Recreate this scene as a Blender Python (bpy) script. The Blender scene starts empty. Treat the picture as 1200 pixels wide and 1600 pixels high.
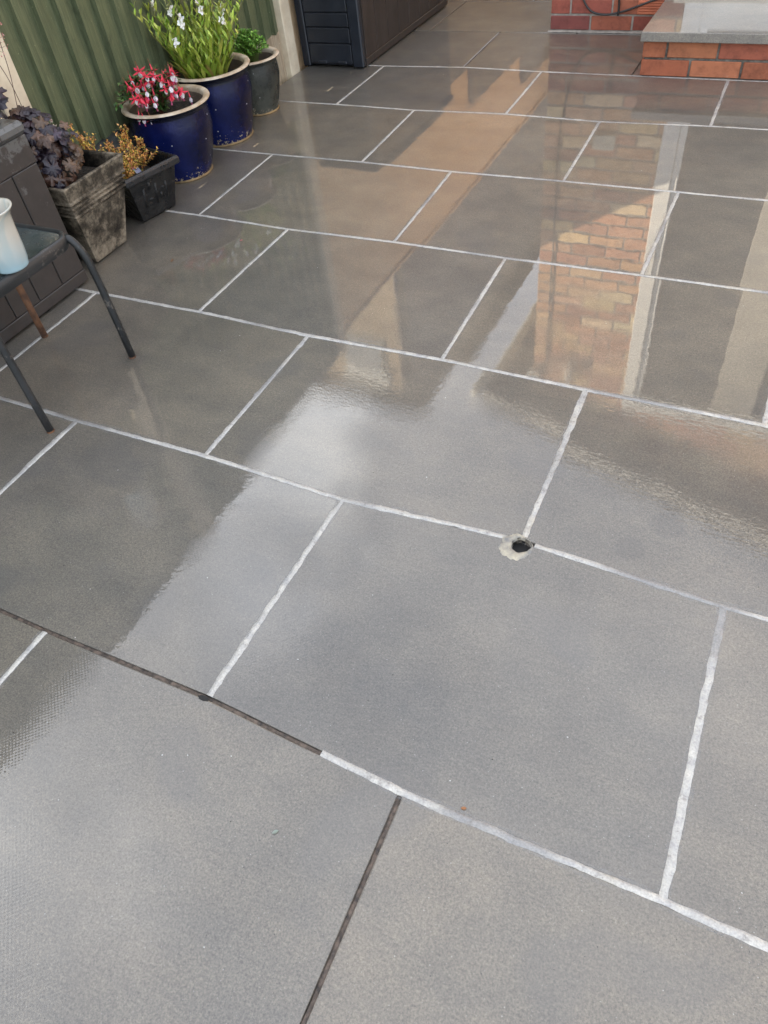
import bpy, bmesh, math, random
from mathutils import Vector, Matrix
from mathutils import noise as mnoise
R = math.radians
SC = bpy.context.scene
COL = SC.collection
# ------------------------------------------------------------------ camera
cam = bpy.data.objects.new('camera', bpy.data.cameras.new('camera'))
COL.objects.link(cam)
r0 = (0.8947574839979149, 0.43400288039348944, -0.10512157076392871)
r1 = (0.2574725129733121, -0.6937369523353316, -0.6726343330723563)
r2 = (-0.36485195613142724, 0.5747786885181464, -0.7324701422805102)
mw = Matrix.Identity(4)
for i in range(3):
    mw[i][0] = r0[i]; mw[i][1] = -r1[i]; mw[i][2] = -r2[i]
mw[0][3], mw[1][3], mw[2][3] = 0.7574, -0.4245, 1.2913
cam.matrix_world = mw
cam.data.sensor_fit = 'VERTICAL'; cam.data.sensor_height = 24.0
cam.data.lens = 24.0 * 1142.47 / 1600
cam.data.clip_start = 0.02; cam.data.clip_end = 800
SC.camera = cam
# ------------------------------------------------------------------ light
SUN_AZ = R(58); SUN_EL = R(26)          # light travels towards +x (58 deg from +y) and down
w = bpy.data.worlds.new('World'); SC.world = w; w.use_nodes = True
nt = w.node_tree; nt.nodes.clear()
def wn(t, **k):
    n = nt.nodes.new(t)
    for a, b in k.items(): setattr(n, a, b)
    return n
sky = wn('ShaderNodeTexSky', sky_type='NISHITA', sun_disc=False)
sky.sun_elevation = SUN_EL; sky.sun_rotation = R(-122); sky.air_density = 1.0; sky.dust_density = 2.0; sky.ozone_density = 1.0
tc = wn('ShaderNodeTexCoord'); mp = wn('ShaderNodeMapping'); mp.inputs['Scale'].default_value = (1.0, 1.0, 2.2); mp.inputs['Location'].default_value = (0.35, 0.2, 0)
nz = wn('ShaderNodeTexNoise'); nz.inputs['Scale'].default_value = 2.1; nz.inputs['Detail'].default_value = 7; nz.inputs['Roughness'].default_value = .55
cr = wn('ShaderNodeValToRGB'); cr.color_ramp.elements[0].position = .42; cr.color_ramp.elements[1].position = .66
cr.color_ramp.elements[0].color = (.45, .45, .45, 1); cr.color_ramp.elements[1].color = (1, 1, 1, 1)
mx = wn('ShaderNodeMix', data_type='RGBA'); mx.inputs[7].default_value = (5.9, 6.0, 6.3, 1)
bg = wn('ShaderNodeBackground'); bg.inputs['Strength'].default_value = .11
out = wn('ShaderNodeOutputWorld')
L = nt.links.new
L(tc.outputs['Generated'], mp.inputs['Vector']); L(mp.outputs['Vector'], nz.inputs['Vector']); L(nz.outputs['Fac'], cr.inputs['Fac'])
L(cr.outputs['Color'], mx.inputs[0]); L(sky.outputs['Color'], mx.inputs[6]); 
def cloud(prev, c, r_in, r_out, col, wob=.35):
    d = wn('ShaderNodeVectorMath', operation='DISTANCE'); L(tc.outputs['Generated'], d.inputs[0]); d.inputs[1].default_value = c
    n2 = wn('ShaderNodeTexNoise'); n2.inputs['Scale'].default_value = 7; n2.inputs['Detail'].default_value = 6; L(tc.outputs['Generated'], n2.inputs['Vector'])
    ad = wn('ShaderNodeMath', operation='MULTIPLY_ADD'); L(n2.outputs['Fac'], ad.inputs[0]); ad.inputs[1].default_value = wob; L(d.outputs['Value'], ad.inputs[2])
    mr = wn('ShaderNodeMapRange'); mr.interpolation_type = 'SMOOTHSTEP'; L(ad.outputs[0], mr.inputs[0]); mr.inputs[1].default_value = r_in + wob / 2; mr.inputs[2].default_value = r_out + wob / 2; mr.inputs[3].default_value = 1; mr.inputs[4].default_value = 0
    m2 = wn('ShaderNodeMix', data_type='RGBA'); L(mr.outputs[0], m2.inputs[0]); L(prev, m2.inputs[6]); m2.inputs[7].default_value = (*col, 1); return m2.outputs[2]
sk = cloud(mx.outputs[2], (-.47, .60, .65), .04, .15, (11.8, 12, 12.2))
sk = cloud(sk, (-.60, .0, .80), .0, .25, (9.6, 9.8, 10.2))
sk = cloud(sk, (-.50, .40, .76), .0, .16, (8.2, 8.6, 9.4))
L(sk, bg.inputs['Color']); L(bg.outputs[0], out.inputs[0])
sd = bpy.data.lights.new('sun', 'SUN'); sd.energy = 5.0; sd.angle = R(.5); sd.color = (1, .86, .66)
so = bpy.data.objects.new('sun', sd); COL.objects.link(so)
dv = Vector((math.sin(SUN_AZ) * math.cos(SUN_EL), math.cos(SUN_AZ) * math.cos(SUN_EL), -math.sin(SUN_EL)))
so.rotation_euler = dv.to_track_quat('-Z', 'Y').to_euler(); so.location = (-4, -4, 6)
SC.view_settings.view_transform = 'Standard'; SC.view_settings.look = 'None'; SC.view_settings.gamma = 1
SC.view_settings.exposure = 2.15

# ------------------------------------------------------------------ materials
class Mat:
    def __init__(s, name):
        s.m = bpy.data.materials.new(name); s.m.use_nodes = True
        s.t = s.m.node_tree; s.b = s.t.nodes['Principled BSDF']; s.co = None
    def n(s, t, **k):
        x = s.t.nodes.new(t)
        for a, b in k.items(): setattr(x, a, b)
        return x
    def l(s, a, b): s.t.links.new(a, b); return s
    def vec(s, scale=(1, 1, 1)):
        if s.co is None: s.co = s.n('ShaderNodeTexCoord')
        m = s.n('ShaderNodeMapping'); m.inputs['Scale'].default_value = scale
        s.l(s.co.outputs['Object'], m.inputs['Vector']); return m.outputs['Vector']
    def noise(s, scale, detail=4, rough=.55, vs=(1, 1, 1)):
        x = s.n('ShaderNodeTexNoise'); x.inputs['Scale'].default_value = scale; x.inputs['Detail'].default_value = detail
        x.inputs['Roughness'].default_value = rough; s.l(s.vec(vs), x.inputs['Vector']); return x.outputs['Fac']
    def ramp(s, f, stops):
        x = s.n('ShaderNodeValToRGB'); e = x.color_ramp.elements
        while len(e) < len(stops): e.new(.5)
        for i, (p, c) in enumerate(stops):
            e[i].position = p; e[i].color = (*c, 1) if len(c) == 3 else c
        s.l(f, x.inputs['Fac']); return x.outputs['Color']
    def mr(s, f, a, b, c, d):
        x = s.n('ShaderNodeMapRange'); x.inputs[1].default_value = a; x.inputs[2].default_value = b
        x.inputs[3].default_value = c; x.inputs[4].default_value = d; s.l(f, x.inputs[0]); return x.outputs[0]
    def mix(s, f, a, b, mode='MIX'):
        x = s.n('ShaderNodeMix', data_type='RGBA', blend_type=mode)
        for v, i in ((f, 0), (a, 6), (b, 7)):
            if isinstance(v, (int, float)): x.inputs[i].default_value = v
            elif isinstance(v, tuple): x.inputs[i].default_value = (*v, 1)
            else: s.l(v, x.inputs[i])
        return x.outputs[2]
    def math(s, op, a, b=None):
        x = s.n('ShaderNodeMath', operation=op)
        for v, i in ((a, 0), (b, 1)):
            if v is None: continue
            if isinstance(v, (int, float)): x.inputs[i].default_value = v
            else: s.l(v, x.inputs[i])
        return x.outputs[0]
    def bump(s, h, dist, strength=1.0, prev=None):
        x = s.n('ShaderNodeBump'); x.inputs['Strength'].default_value = strength; x.inputs['Distance'].default_value = dist
        s.l(h, x.inputs['Height'])
        if prev is not None: s.l(prev, x.inputs['Normal'])
        return x.outputs['Normal']
    def set(s, **k):
        for a, v in k.items():
            a = a.replace('_', ' ')
            i = s.b.inputs[a]
            if isinstance(v, (int, float)): i.default_value = v
            elif isinstance(v, tuple): i.default_value = (*v, 1) if len(i.default_value) == 4 else v
            else: s.l(v, i)
        return s
    def attr(s, name='col'):
        x = s.n('ShaderNodeAttribute'); x.attribute_name = name; return x.outputs['Color']

def simple(name, c1, c2, scale=8, rough=.5, bump=.001, bscale=60, coat=0, vs=(1, 1, 1), metal=0, rrange=.12):
    m = Mat(name); f = m.noise(scale, 5, .6, vs)
    m.set(Base_Color=m.ramp(f, [(.35, c1), (.65, c2)]), Roughness=m.mr(m.noise(scale * 2.3, 3), .3, .7, rough - rrange, rough + rrange), Metallic=metal)
    if bump: m.set(Normal=m.bump(m.noise(bscale, 4, .6, vs), bump, 1))
    if coat: m.set(Coat_Weight=coat, Coat_Roughness=.06)
    return m.m

def vcol(name, rough=.5, var=.25, scale=30, bump=0, bscale=120, trans=0, coat=0, spec=.5):
    m = Mat(name); a = m.attr()
    f = m.noise(scale, 4, .6)
    c = m.mix(1.0, a, m.ramp(f, [(.3, (1 - var,) * 3), (.7, (1, 1, 1))]), 'MULTIPLY')
    m.set(Base_Color=c, Roughness=rough, Specular_IOR_Level=spec)
    if bump: m.set(Normal=m.bump(m.noise(bscale, 4, .6), bump, 1))
    if trans: m.set(Transmission_Weight=0.0, Subsurface_Weight=trans, Subsurface_Radius=(.01, .02, .004))
    if coat: m.set(Coat_Weight=coat, Coat_Roughness=.12)
    return m.m

def pos_y(m):
    q = m.n('ShaderNodeSeparateXYZ'); m.l(m.vec(), q.inputs[0]); return q.outputs[1]
def slab_material(name, dimple=1.0, base=1.0):
    m = Mat(name)
    big = m.noise(1.3, 5, .6); mid = m.noise(7, 6, .65); fine = m.noise(260, 3, .8); grit = m.noise(330, 2, .6); streak = m.noise(3, 5, .65, (1, 3.0, 1))
    tone = m.attr()
    c = m.ramp(big, [(.34, (.100 * base, .094 * base, .083 * base)), (.66, (.148 * base, .135 * base, .113 * base))])
    c = m.mix(.9, c, m.ramp(mid, [(.3, (.80, .80, .81)), (.72, (1.14, 1.12, 1.08))]), 'MULTIPLY')
    c = m.mix(.6, c, m.ramp(streak, [(.35, (.8, .82, .84)), (.68, (1.15, 1.12, 1.06))]), 'MULTIPLY')
    c = m.mix(1, c, m.ramp(m.noise(115, 3, .75), [(.30, (.80, .80, .81)), (.5, (1, 1, 1)), (.70, (1.2, 1.19, 1.16))]), 'MULTIPLY')
    c = m.mix(1, c, m.ramp(fine, [(.32, (.60, .60, .61)), (.5, (1, 1, 1)), (.68, (1.45, 1.43, 1.38))]), 'MULTIPLY')
    c = m.mix(m.ramp(grit, [(.66, (0, 0, 0)), (.74, (.8, .8, .8))]), c, (.27, .26, .235))
    c = m.mix(m.ramp(m.noise(160, 2, .5), [(.16, (1, 1, 1)), (.24, (0, 0, 0))]), c, (.03, .028, .025))
    # damp blotches: soft irregular darker rings
    c = m.mix(m.mr(m.noise(3.6, 2, .4), .60, .66, 0, .30), c, (.075, .075, .076))
    def speck(scale, r_, seed):
        v = m.n('ShaderNodeTexVoronoi'); v.inputs['Scale'].default_value = scale; mm = m.n('ShaderNodeMapping'); mm.inputs['Location'].default_value = (seed, seed * 2, 0)
        m.l(m.vec(), mm.inputs[0]); m.l(mm.outputs[0], v.inputs['Vector']); q = m.n('ShaderNodeSeparateColor'); m.l(v.outputs['Color'], q.inputs[0])
        return m.math('MULTIPLY', m.mr(v.outputs['Distance'], r_ * .6, r_, 1, 0), m.math('GREATER_THAN', q.outputs[0], .72))
    c = m.mix(speck(75, .09, 3.1), c, (.27, .26, .24)); c = m.mix(speck(60, .07, 7.7), c, (.016, .015, .014))
    for sx_, sy_, sr_ in ((.676, .681, .034), (.735, .775, .040)):
        dd = m.n('ShaderNodeVectorMath', operation='DISTANCE'); m.l(m.vec(), dd.inputs[0]); dd.inputs[1].default_value = (sx_, sy_, 0)
        q = m.math('ADD', dd.outputs['Value'], m.math('MULTIPLY', m.noise(40, 3), .012))
        c = m.mix(m.mr(q, sr_, sr_ + .010, .22, 0), c, (.045, .045, .046))
    # per slab tone
    sp = m.n('ShaderNodeSeparateColor'); m.l(tone, sp.inputs[0])
    c = m.mix(1, c, m.ramp(sp.outputs[2], [(0, (.86, .88, .92)), (1, (1.1, 1.06, 1.0))]), 'MULTIPLY')
    # water film: pools smooth, drained places keep the pressed dot texture
    pos = m.n('ShaderNodeSeparateXYZ'); m.l(m.vec(), pos.inputs[0])
    wet = m.mr(pos.outputs[1], -.6, 2.6, 0, 1)
    pool = m.math('ADD', m.math('ADD', m.noise(2.3, 2, .5), m.math('MULTIPLY', m.math('SUBTRACT', m.noise(28, 5, .7), .5), .16)), m.mr(pos_y(m), .5, 1.8, 0, .16))
    cov = m.mr(pool, .47, .55, 0, 1)                    # 1 = flooded
    # dots
    px, py = pos.outputs[0], pos.outputs[1]
    P_ = .0092
    sx = m.math('SINE', m.math('MULTIPLY', px, 2 * math.pi / P_)); sy = m.math('SINE', m.math('MULTIPLY', py, 2 * math.pi / P_))
    dots = m.math('MULTIPLY', sx, sy)
    damp = m.math('MULTIPLY', dots, m.math('MULTIPLY', m.mr(cov, 0, 1, 1, .05), m.mr(pos_y(m), .3, 2.0, .5, .16)))
    damp = m.math('ADD', damp, m.math('MULTIPLY', m.noise(200, 1, .4), m.mr(cov, 0, 1, .16, .03)))
    ripple = m.noise(14, 2, .4)
    # slight lean of every slab
    tilt = m.n('ShaderNodeCombineXYZ')
    m.l(m.mr(sp.outputs[0], 0, 1, -.5 * TILT, .5 * TILT), tilt.inputs[0]); m.l(m.mr(sp.outputs[1], 0, 1, -.5 * TILT, .5 * TILT), tilt.inputs[1]); tilt.inputs[2].default_value = 0
    geo = m.n('ShaderNodeNewGeometry'); add = m.n('ShaderNodeVectorMath', operation='ADD'); m.l(geo.outputs['Normal'], add.inputs[0]); m.l(tilt.outputs[0], add.inputs[1])
    nrm = m.n('ShaderNodeVectorMath', operation='NORMALIZE'); m.l(add.outputs[0], nrm.inputs[0])
    n1 = m.bump(ripple, .00014, 1, nrm.outputs[0])
    n2 = m.bump(m.math('MULTIPLY', m.noise(75, 2, .5, (.6, 1.5, 1)), m.mr(pos_y(m), 1.15, 1.65, 1, .07)), .00012, 1, n1)
    coatn = m.bump(damp, .00006 * dimple, 1, n2)
    basen = m.bump(m.noise(500, 3, .7), .0006, 1, n1)
    m.set(Base_Color=c, Roughness=m.mr(m.noise(5, 3), .3, .7, .42, .6), Normal=basen, Coat_Weight=1.0, Coat_IOR=1.56,
          Coat_Roughness=m.mr(cov, 0, 1, .025, .0), Coat_Normal=coatn, Specular_IOR_Level=.4)
    return m.m
TILT = .018

def brick_mat(name, rough=.75):
    m = Mat(name); a = m.attr()
    f = m.noise(14, 6, .7); g = m.noise(160, 3, .6)
    c = m.mix(1, a, m.ramp(f, [(.28, (.55, .52, .5)), (.5, (1, 1, 1)), (.75, (1.2, 1.15, 1.1))]), 'MULTIPLY')
    c = m.mix(m.ramp(m.noise(22, 5, .75), [(.62, (0, 0, 0)), (.75, (.35, .35, .35))]), c, (.08, .07, .065))
    c = m.mix(m.ramp(m.noise(30, 4, .7), [(.64, (0, 0, 0)), (.8, (.3, .3, .3))]), c, (.45, .42, .38))
    m.set(Base_Color=c, Roughness=rough, Normal=m.bump(g, .002, 1)); return m.m
def wall_brick(name, c1, c2, mortar, scale=1.0):
    # bricks laid by the object's own coordinates, x+y along the wall
    m = Mat(name)
    s = m.n('ShaderNodeSeparateXYZ'); m.l(m.vec(), s.inputs[0]); cb = m.n('ShaderNodeCombineXYZ')
    m.l(m.math('ADD', s.outputs[0], s.outputs[1]), cb.inputs[0]); m.l(s.outputs[2], cb.inputs[1])
    b = m.n('ShaderNodeTexBrick'); m.l(cb.outputs[0], b.inputs['Vector']); b.inputs['Scale'].default_value = 1
    b.inputs['Color1'].default_value = (*c1, 1); b.inputs['Color2'].default_value = (*c2, 1); b.inputs['Mortar'].default_value = (*mortar, 1)
    b.inputs['Mortar Size'].default_value = .006; b.inputs['Brick Width'].default_value = .225; b.inputs['Row Height'].default_value = .075
    c = m.mix(.8, b.outputs['Color'], m.ramp(m.noise(11, 5, .7), [(.3, (.6, .6, .6)), (.7, (1.2, 1.15, 1.1))]), 'MULTIPLY')
    m.set(Base_Color=c, Roughness=.85, Normal=m.bump(b.outputs['Fac'], -.006, 1)); return m.m

def wood_mat(name, c1, c2, c3, axis=2, rough=.6, bump=.0015):
    m = Mat(name); vs = [9, 9, 9]; vs[axis] = .7; vs = tuple(vs)
    f = m.noise(5, 7, .7, vs); g = m.noise(22, 5, .7, vs)
    c = m.ramp(f, [(.3, c1), (.55, c2), (.8, c3)])
    c = m.mix(.7, c, m.ramp(g, [(.35, (.6, .6, .6)), (.6, (1.1, 1.1, 1.1))]), 'MULTIPLY')
    c = m.mix(m.ramp(m.noise(9, 4, .6), [(.60, (0, 0, 0)), (.72, (.5, .5, .5))]), c, tuple(x * .45 for x in c1))
    c = m.mix(m.ramp(m.noise(85, 2, .5), [(.72, (0, 0, 0)), (.77, (.6, .6, .6))]), c, tuple(min(1, x * 1.9) for x in c3))
    m.set(Base_Color=c, Roughness=rough, Normal=m.bump(g, bump, 1)); return m.m

M = {}
M['slab'] = slab_material('wet_porcelain')
M['coping'] = slab_material('coping_porcelain', .4, 1.5)
def grout():
    m = Mat('grout')
    f = m.noise(26, 5, .7); g = m.noise(250, 3, .7)
    c = m.mix(m.ramp(f, [(.34, (0, 0, 0)), (.66, (1, 1, 1))]), (.30, .30, .30), (.50, .485, .435))
    c = m.mix(m.ramp(m.noise(7, 3), [(.55, (0, 0, 0)), (.7, (.6, .6, .6))]), c, (.38, .345, .27))
    c = m.mix(m.mr(m.noise(2.6, 3), .52, .62, 0, .75), c, (.185, .185, .185))
    c = m.mix(m.mr(m.noise(55, 4, .7), .56, .66, 0, .6), c, (.16, .15, .14))
    c = m.mix(m.ramp(m.noise(120, 2), [(.2, (1, 1, 1)), (.3, (0, 0, 0))]), c, (.14, .13, .12))
    c = m.mix(1, c, m.ramp(g, [(.3, (.7, .7, .7)), (.6, (1.05, 1.05, 1.05))]), 'MULTIPLY')
    m.set(Base_Color=c, Roughness=.55, Normal=m.bump(g, .0012, 1), Coat_Weight=.35, Coat_Roughness=.2); return m.m
M['grout'] = grout()
def smear():
    M['film'] = None
    m = Mat('grout_film'); f = m.noise(45, 5, .7)
    tr = m.n('ShaderNodeBsdfTransparent'); ms = m.n('ShaderNodeMixShader'); o = m.t.nodes['Material Output']
    m.set(Base_Color=(.30, .30, .295), Roughness=.45, Coat_Weight=.5, Coat_Roughness=.15)
    m.l(m.mr(m.math('MULTIPLY', f, m.mr(m.attr(), 0, 1, 0, 1.4)), .35, .85, 0, .45), ms.inputs[0]); m.l(tr.outputs[0], ms.inputs[1]); m.l(m.b.outputs[0], ms.inputs[2]); m.l(ms.outputs[0], o.inputs[0])
    return m.m
M['film'] = smear()
M['bed'] = simple('groove_bed', (.018, .014, .012), (.13, .095, .072), 70, .6, .002, 150)
M['dark'] = simple('dark_gap', (.012, .012, .012), (.02, .02, .02), 10, .9)
M['soilbase'] = simple('sand_bed', (.08, .07, .05), (.12, .10, .08), 30, .9)
M['grass'] = simple('lawn', (.035, .06, .018), (.06, .09, .03), 12, .9, .02, 30)
M['fence'] = wood_mat('green_stained_board', (.070, .088, .046), (.115, .136, .070), (.175, .195, .112))
M['fence_frame'] = wood_mat('green_rail', (.03, .045, .03), (.05, .07, .04), (.07, .09, .05), 1)
M['post'] = simple('cream_post_paint', (.56, .47, .34), (.70, .61, .46), 14, .6, .001, 70)
M['palewood'] = wood_mat('pale_timber', (.25, .19, .12), (.42, .34, .24), (.55, .47, .36))
M['gravelb'] = simple('grey_concrete_board', (.05, .055, .052), (.12, .12, .11), 18, .85, .006, 60)
M['fence_shade'] = simple('painted_fence_shade', (.16, .14, .11), (.24, .21, .17), 9, .85, .004)  # grey-brown tone painting the shade low on the tan fence
M['tanfence'] = wood_mat('tan_fence_paint', (.76, .53, .31), (.82, .60, .37), (.88, .68, .45), 2, .7, .001)
def glaze(name, c1, c2, c3, rough=.16):
    m = Mat(name)
    f = m.noise(9, 5, .65); g = m.noise(3.2, 3, .5, (1, 1, .5))
    c = m.ramp(f, [(.3, c1), (.5, c2), (.75, c3)])
    c = m.mix(m.ramp(g, [(.52, (0, 0, 0)), (.7, (.7, .7, .7))]), c, c3)
    z = m.n('ShaderNodeSeparateXYZ'); m.l(m.vec(), z.inputs[0])
    ch = m.noise(60, 5, .75)
    low = m.math('MULTIPLY', m.mr(z.outputs[2], 0, .09, 1, 0), .20)
    sp = m.n('ShaderNodeTexVoronoi'); sp.inputs['Scale'].default_value = 42; m.l(m.vec(), sp.inputs['Vector']); sq = m.n('ShaderNodeSeparateColor'); m.l(sp.outputs['Color'], sq.inputs[0])
    c = m.mix(m.math('MULTIPLY', m.mr(sp.outputs['Distance'], .08, .13, 1, 0), m.math('GREATER_THAN', sq.outputs[0], .86)), c, (.5, .5, .52))
    c = m.mix(m.mr(z.outputs[2], .262, .268, 0, .85), c, (.006, .007, .011)) if name == 'cobalt_glaze' else c
    chip = m.ramp(m.math('ADD', ch, low), [(.715, (0, 0, 0)), (.735, (1, 1, 1))])
    c = m.mix(chip, c, (.34, .28, .19))
    m.set(Base_Color=c, Roughness=m.mr(m.noise(18, 4, .7), .35, .7, rough * .5, rough * 1.7), Specular_IOR_Level=.3, Normal=m.bump(m.math('ADD', ch, m.noise(8, 3)), .0018, 1))
    return m.m
M['blue'] = glaze('cobalt_glaze', (.0015, .002, .011), (.0025, .004, .030), (.007, .014, .095))
M['darkglaze'] = glaze('dark_olive_glaze', (.012, .014, .016), (.035, .038, .032), (.09, .092, .075), .3)
M['rimblue'] = simple('bare_clay_rim', (.34, .25, .16), (.60, .52, .41), 16, .55, .001, 90)
M['clayfoot'] = simple('yellow_clay_foot', (.10, .07, .035), (.30, .20, .09), 16, .7, .001, 90)
M['clayin'] = simple('pot_inside', (.10, .075, .055), (.22, .17, .13), 9, .8, .001)
M['soil'] = simple('compost', (.012, .009, .007), (.035, .026, .018), 60, .95, .01, 90)
def planter():
    m = Mat('silvered_black_plastic'); f = m.noise(11, 7, .75); z = m.n('ShaderNodeSeparateXYZ'); m.l(m.vec(), z.inputs[0])
    f = m.math('ADD', f, m.mr(z.outputs[0], -.05, .085, -.25, .075))
    c = m.ramp(f, [(.40, (.007, .006, .005)), (.52, (.060, .050, .037)), (.66, (.25, .21, .155))])
    m.set(Base_Color=c, Roughness=.6, Specular_IOR_Level=.25, Normal=m.bump(m.noise(60, 4, .7), .0008, 1)); return m.m
M['planter'] = planter()
M['black'] = simple('black_plastic', (.005, .006, .007), (.016, .016, .017), 14, .30, .0015, 60)
M['blackrough'] = simple('moulded_black_plastic', (.004, .004, .005), (.018, .018, .017), 20, .36, .007, 38)
M['blackrough'].node_tree.nodes['Principled BSDF'].inputs['Specular IOR Level'].default_value = .3
def bin_m():
    m = Mat('brown_grey_plastic'); f = m.noise(9, 7, .72)
    z = m.n('ShaderNodeSeparateXYZ'); m.l(m.vec(), z.inputs[0])
    hi = m.mr(z.outputs[2], .33, .56, -.12, .10)
    k = m.ramp(m.math('ADD', f, hi), [(.55, (0, 0, 0)), (.60, (1, 1, 1))])
    c = m.mix(k, m.ramp(m.noise(30, 4), [(.3, (.030, .026, .024)), (.7, (.042, .036, .033))]), (.10, .098, .094))
    m.set(Base_Color=c, Roughness=.45, Normal=m.bump(m.noise(90, 3), .0006, 1)); return m.m
M['bin'] = bin_m()
M['boxfront'] = simple('blue_black_plastic', (.010, .013, .019), (.016, .020, .028), 9, .42, .0008, 80)
M['boxside'] = wood_mat('wood_grain_plastic', (.018, .013, .011), (.032, .024, .021), (.048, .038, .034), 2, .5, .001)
def tmetal():
    m = Mat('weathered_dark_metal'); f = m.noise(26, 6, .75)
    c = m.ramp(m.noise(7, 4), [(.3, (.010, .012, .013)), (.7, (.028, .029, .030))])
    c = m.mix(m.ramp(f, [(.56, (0, 0, 0)), (.66, (.8, .8, .8))]), c, (.16, .14, .12))
    m.set(Base_Color=c, Roughness=.42, Normal=m.bump(f, .0012, 1)); return m.m
M['tablemetal'] = tmetal()
M['rust'] = simple('rusty_metal', (.06, .03, .018), (.16, .075, .035), 30, .75, .002, 120)
def tglass():
    m = Mat('wet_tempered_glass')
    m.set(Base_Color=m.ramp(m.noise(9, 5, .7), [(.35, (.028, .036, .038)), (.65, (.055, .068, .07))]), Roughness=m.mr(m.noise(22, 4, .7), .35, .65, .05, .30), Specular_IOR_Level=.6,
          Normal=m.bump(m.noise(60, 3), .0006, 1)); return m.m
M['tableglass'] = tglass()
def potcream():
    m = Mat('cream_to_aqua_glaze'); z = m.n('ShaderNodeSeparateXYZ'); m.l(m.vec(), z.inputs[0])
    wv = m.n('ShaderNodeTexWave'); wv.inputs['Scale'].default_value = 9; wv.inputs['Distortion'].default_value = 9; wv.inputs['Detail'].default_value = 2; m.l(m.vec((1, 1, .35)), wv.inputs['Vector'])
    f = m.math('ADD', m.mr(z.outputs[2], 0, .1, .75, -.05), m.math('MULTIPLY', m.noise(30, 4), .4))
    c = m.ramp(f, [(.25, (.50, .48, .42)), (.9, (.30, .43, .48))])
    c = m.mix(m.mr(wv.outputs['Fac'], .75, .95, 0, .35), c, (.25, .36, .38))
    m.set(Base_Color=c, Roughness=.18, Coat_Weight=.6, Coat_Roughness=.06, Normal=m.bump(wv.outputs['Fac'], .0016, 1)); return m.m
M['potcream'] = potcream()
M['brick'] = brick_mat('laid_brick')
M['collar'] = simple('patched_mortar', (.17, .17, .165), (.42, .38, .29), 45, .7, .003, 160)
M['dmortar'] = simple('dirty_mortar', (.05, .046, .04), (.19, .175, .15), 22, .9, .004, 90)
M['mortar'] = simple('mortar', (.20, .18, .155), (.33, .30, .26), 25, .9, .004, 90)
M['sidebrick'] = wall_brick('side_brick', (.50, .36, .22), (.62, .48, .31), (.42, .38, .32))
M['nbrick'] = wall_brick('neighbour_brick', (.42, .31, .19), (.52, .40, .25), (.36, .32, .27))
M['nshade'] = wall_brick('neighbour_shaded_brick', (.30, .22, .155), (.36, .265, .19), (.32, .28, .24))  # darker copy of the front brick, shade put into its colour
M['white'] = simple('white_upvc', (.78, .78, .76), (.84, .84, .82), 5, .3, 0)
M['wood_brown'] = simple('brown_soffit', (.14, .10, .07), (.18, .13, .09), 8, .6, 0)
M['tiles'] = simple('roof_tiles', (.10, .07, .06), (.16, .11, .09), 12, .8, .01, 20)
M['glass'] = simple('window_glass', (.02, .022, .024), (.03, .032, .035), 3, .06, 0, rrange=.02)
M['paleglass'] = simple('net_curtained_glass', (.30, .31, .32), (.38, .38, .39), 3, .15, 0)
M['curtain'] = simple('cream_curtain', (.50, .46, .38), (.60, .56, .48), 4, .8, .01, 12, vs=(6, 6, .3))
M['blind'] = simple('pale_blind', (.30, .285, .25), (.36, .345, .31), 3, .7, 0)
M['cable'] = simple('black_cable', (.012, .012, .012), (.022, .022, .022), 30, .4, 0)
M['terra'] = simple('terracotta_vent', (.40, .11, .05), (.50, .16, .08), 20, .6, .001)
M['beige'] = simple('beige_plastic', (.55, .52, .42), (.6, .56, .46), 9, .4, 0)
M['leaf'] = vcol('leaf', .45, .25, 60, trans=.12)
M['darkleaf'] = vcol('dark_ruffled_leaf', .38, .4, 40, .002, 120)
M['petal'] = vcol('petal', .5, .15, 50, trans=.2)
M['stem'] = vcol('stem', .6, .3, 60)
M['debris'] = vcol('garden_debris', .7, .3, 80)
M['label'] = vcol('plant_label_card', .4, .05, 50)

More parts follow.
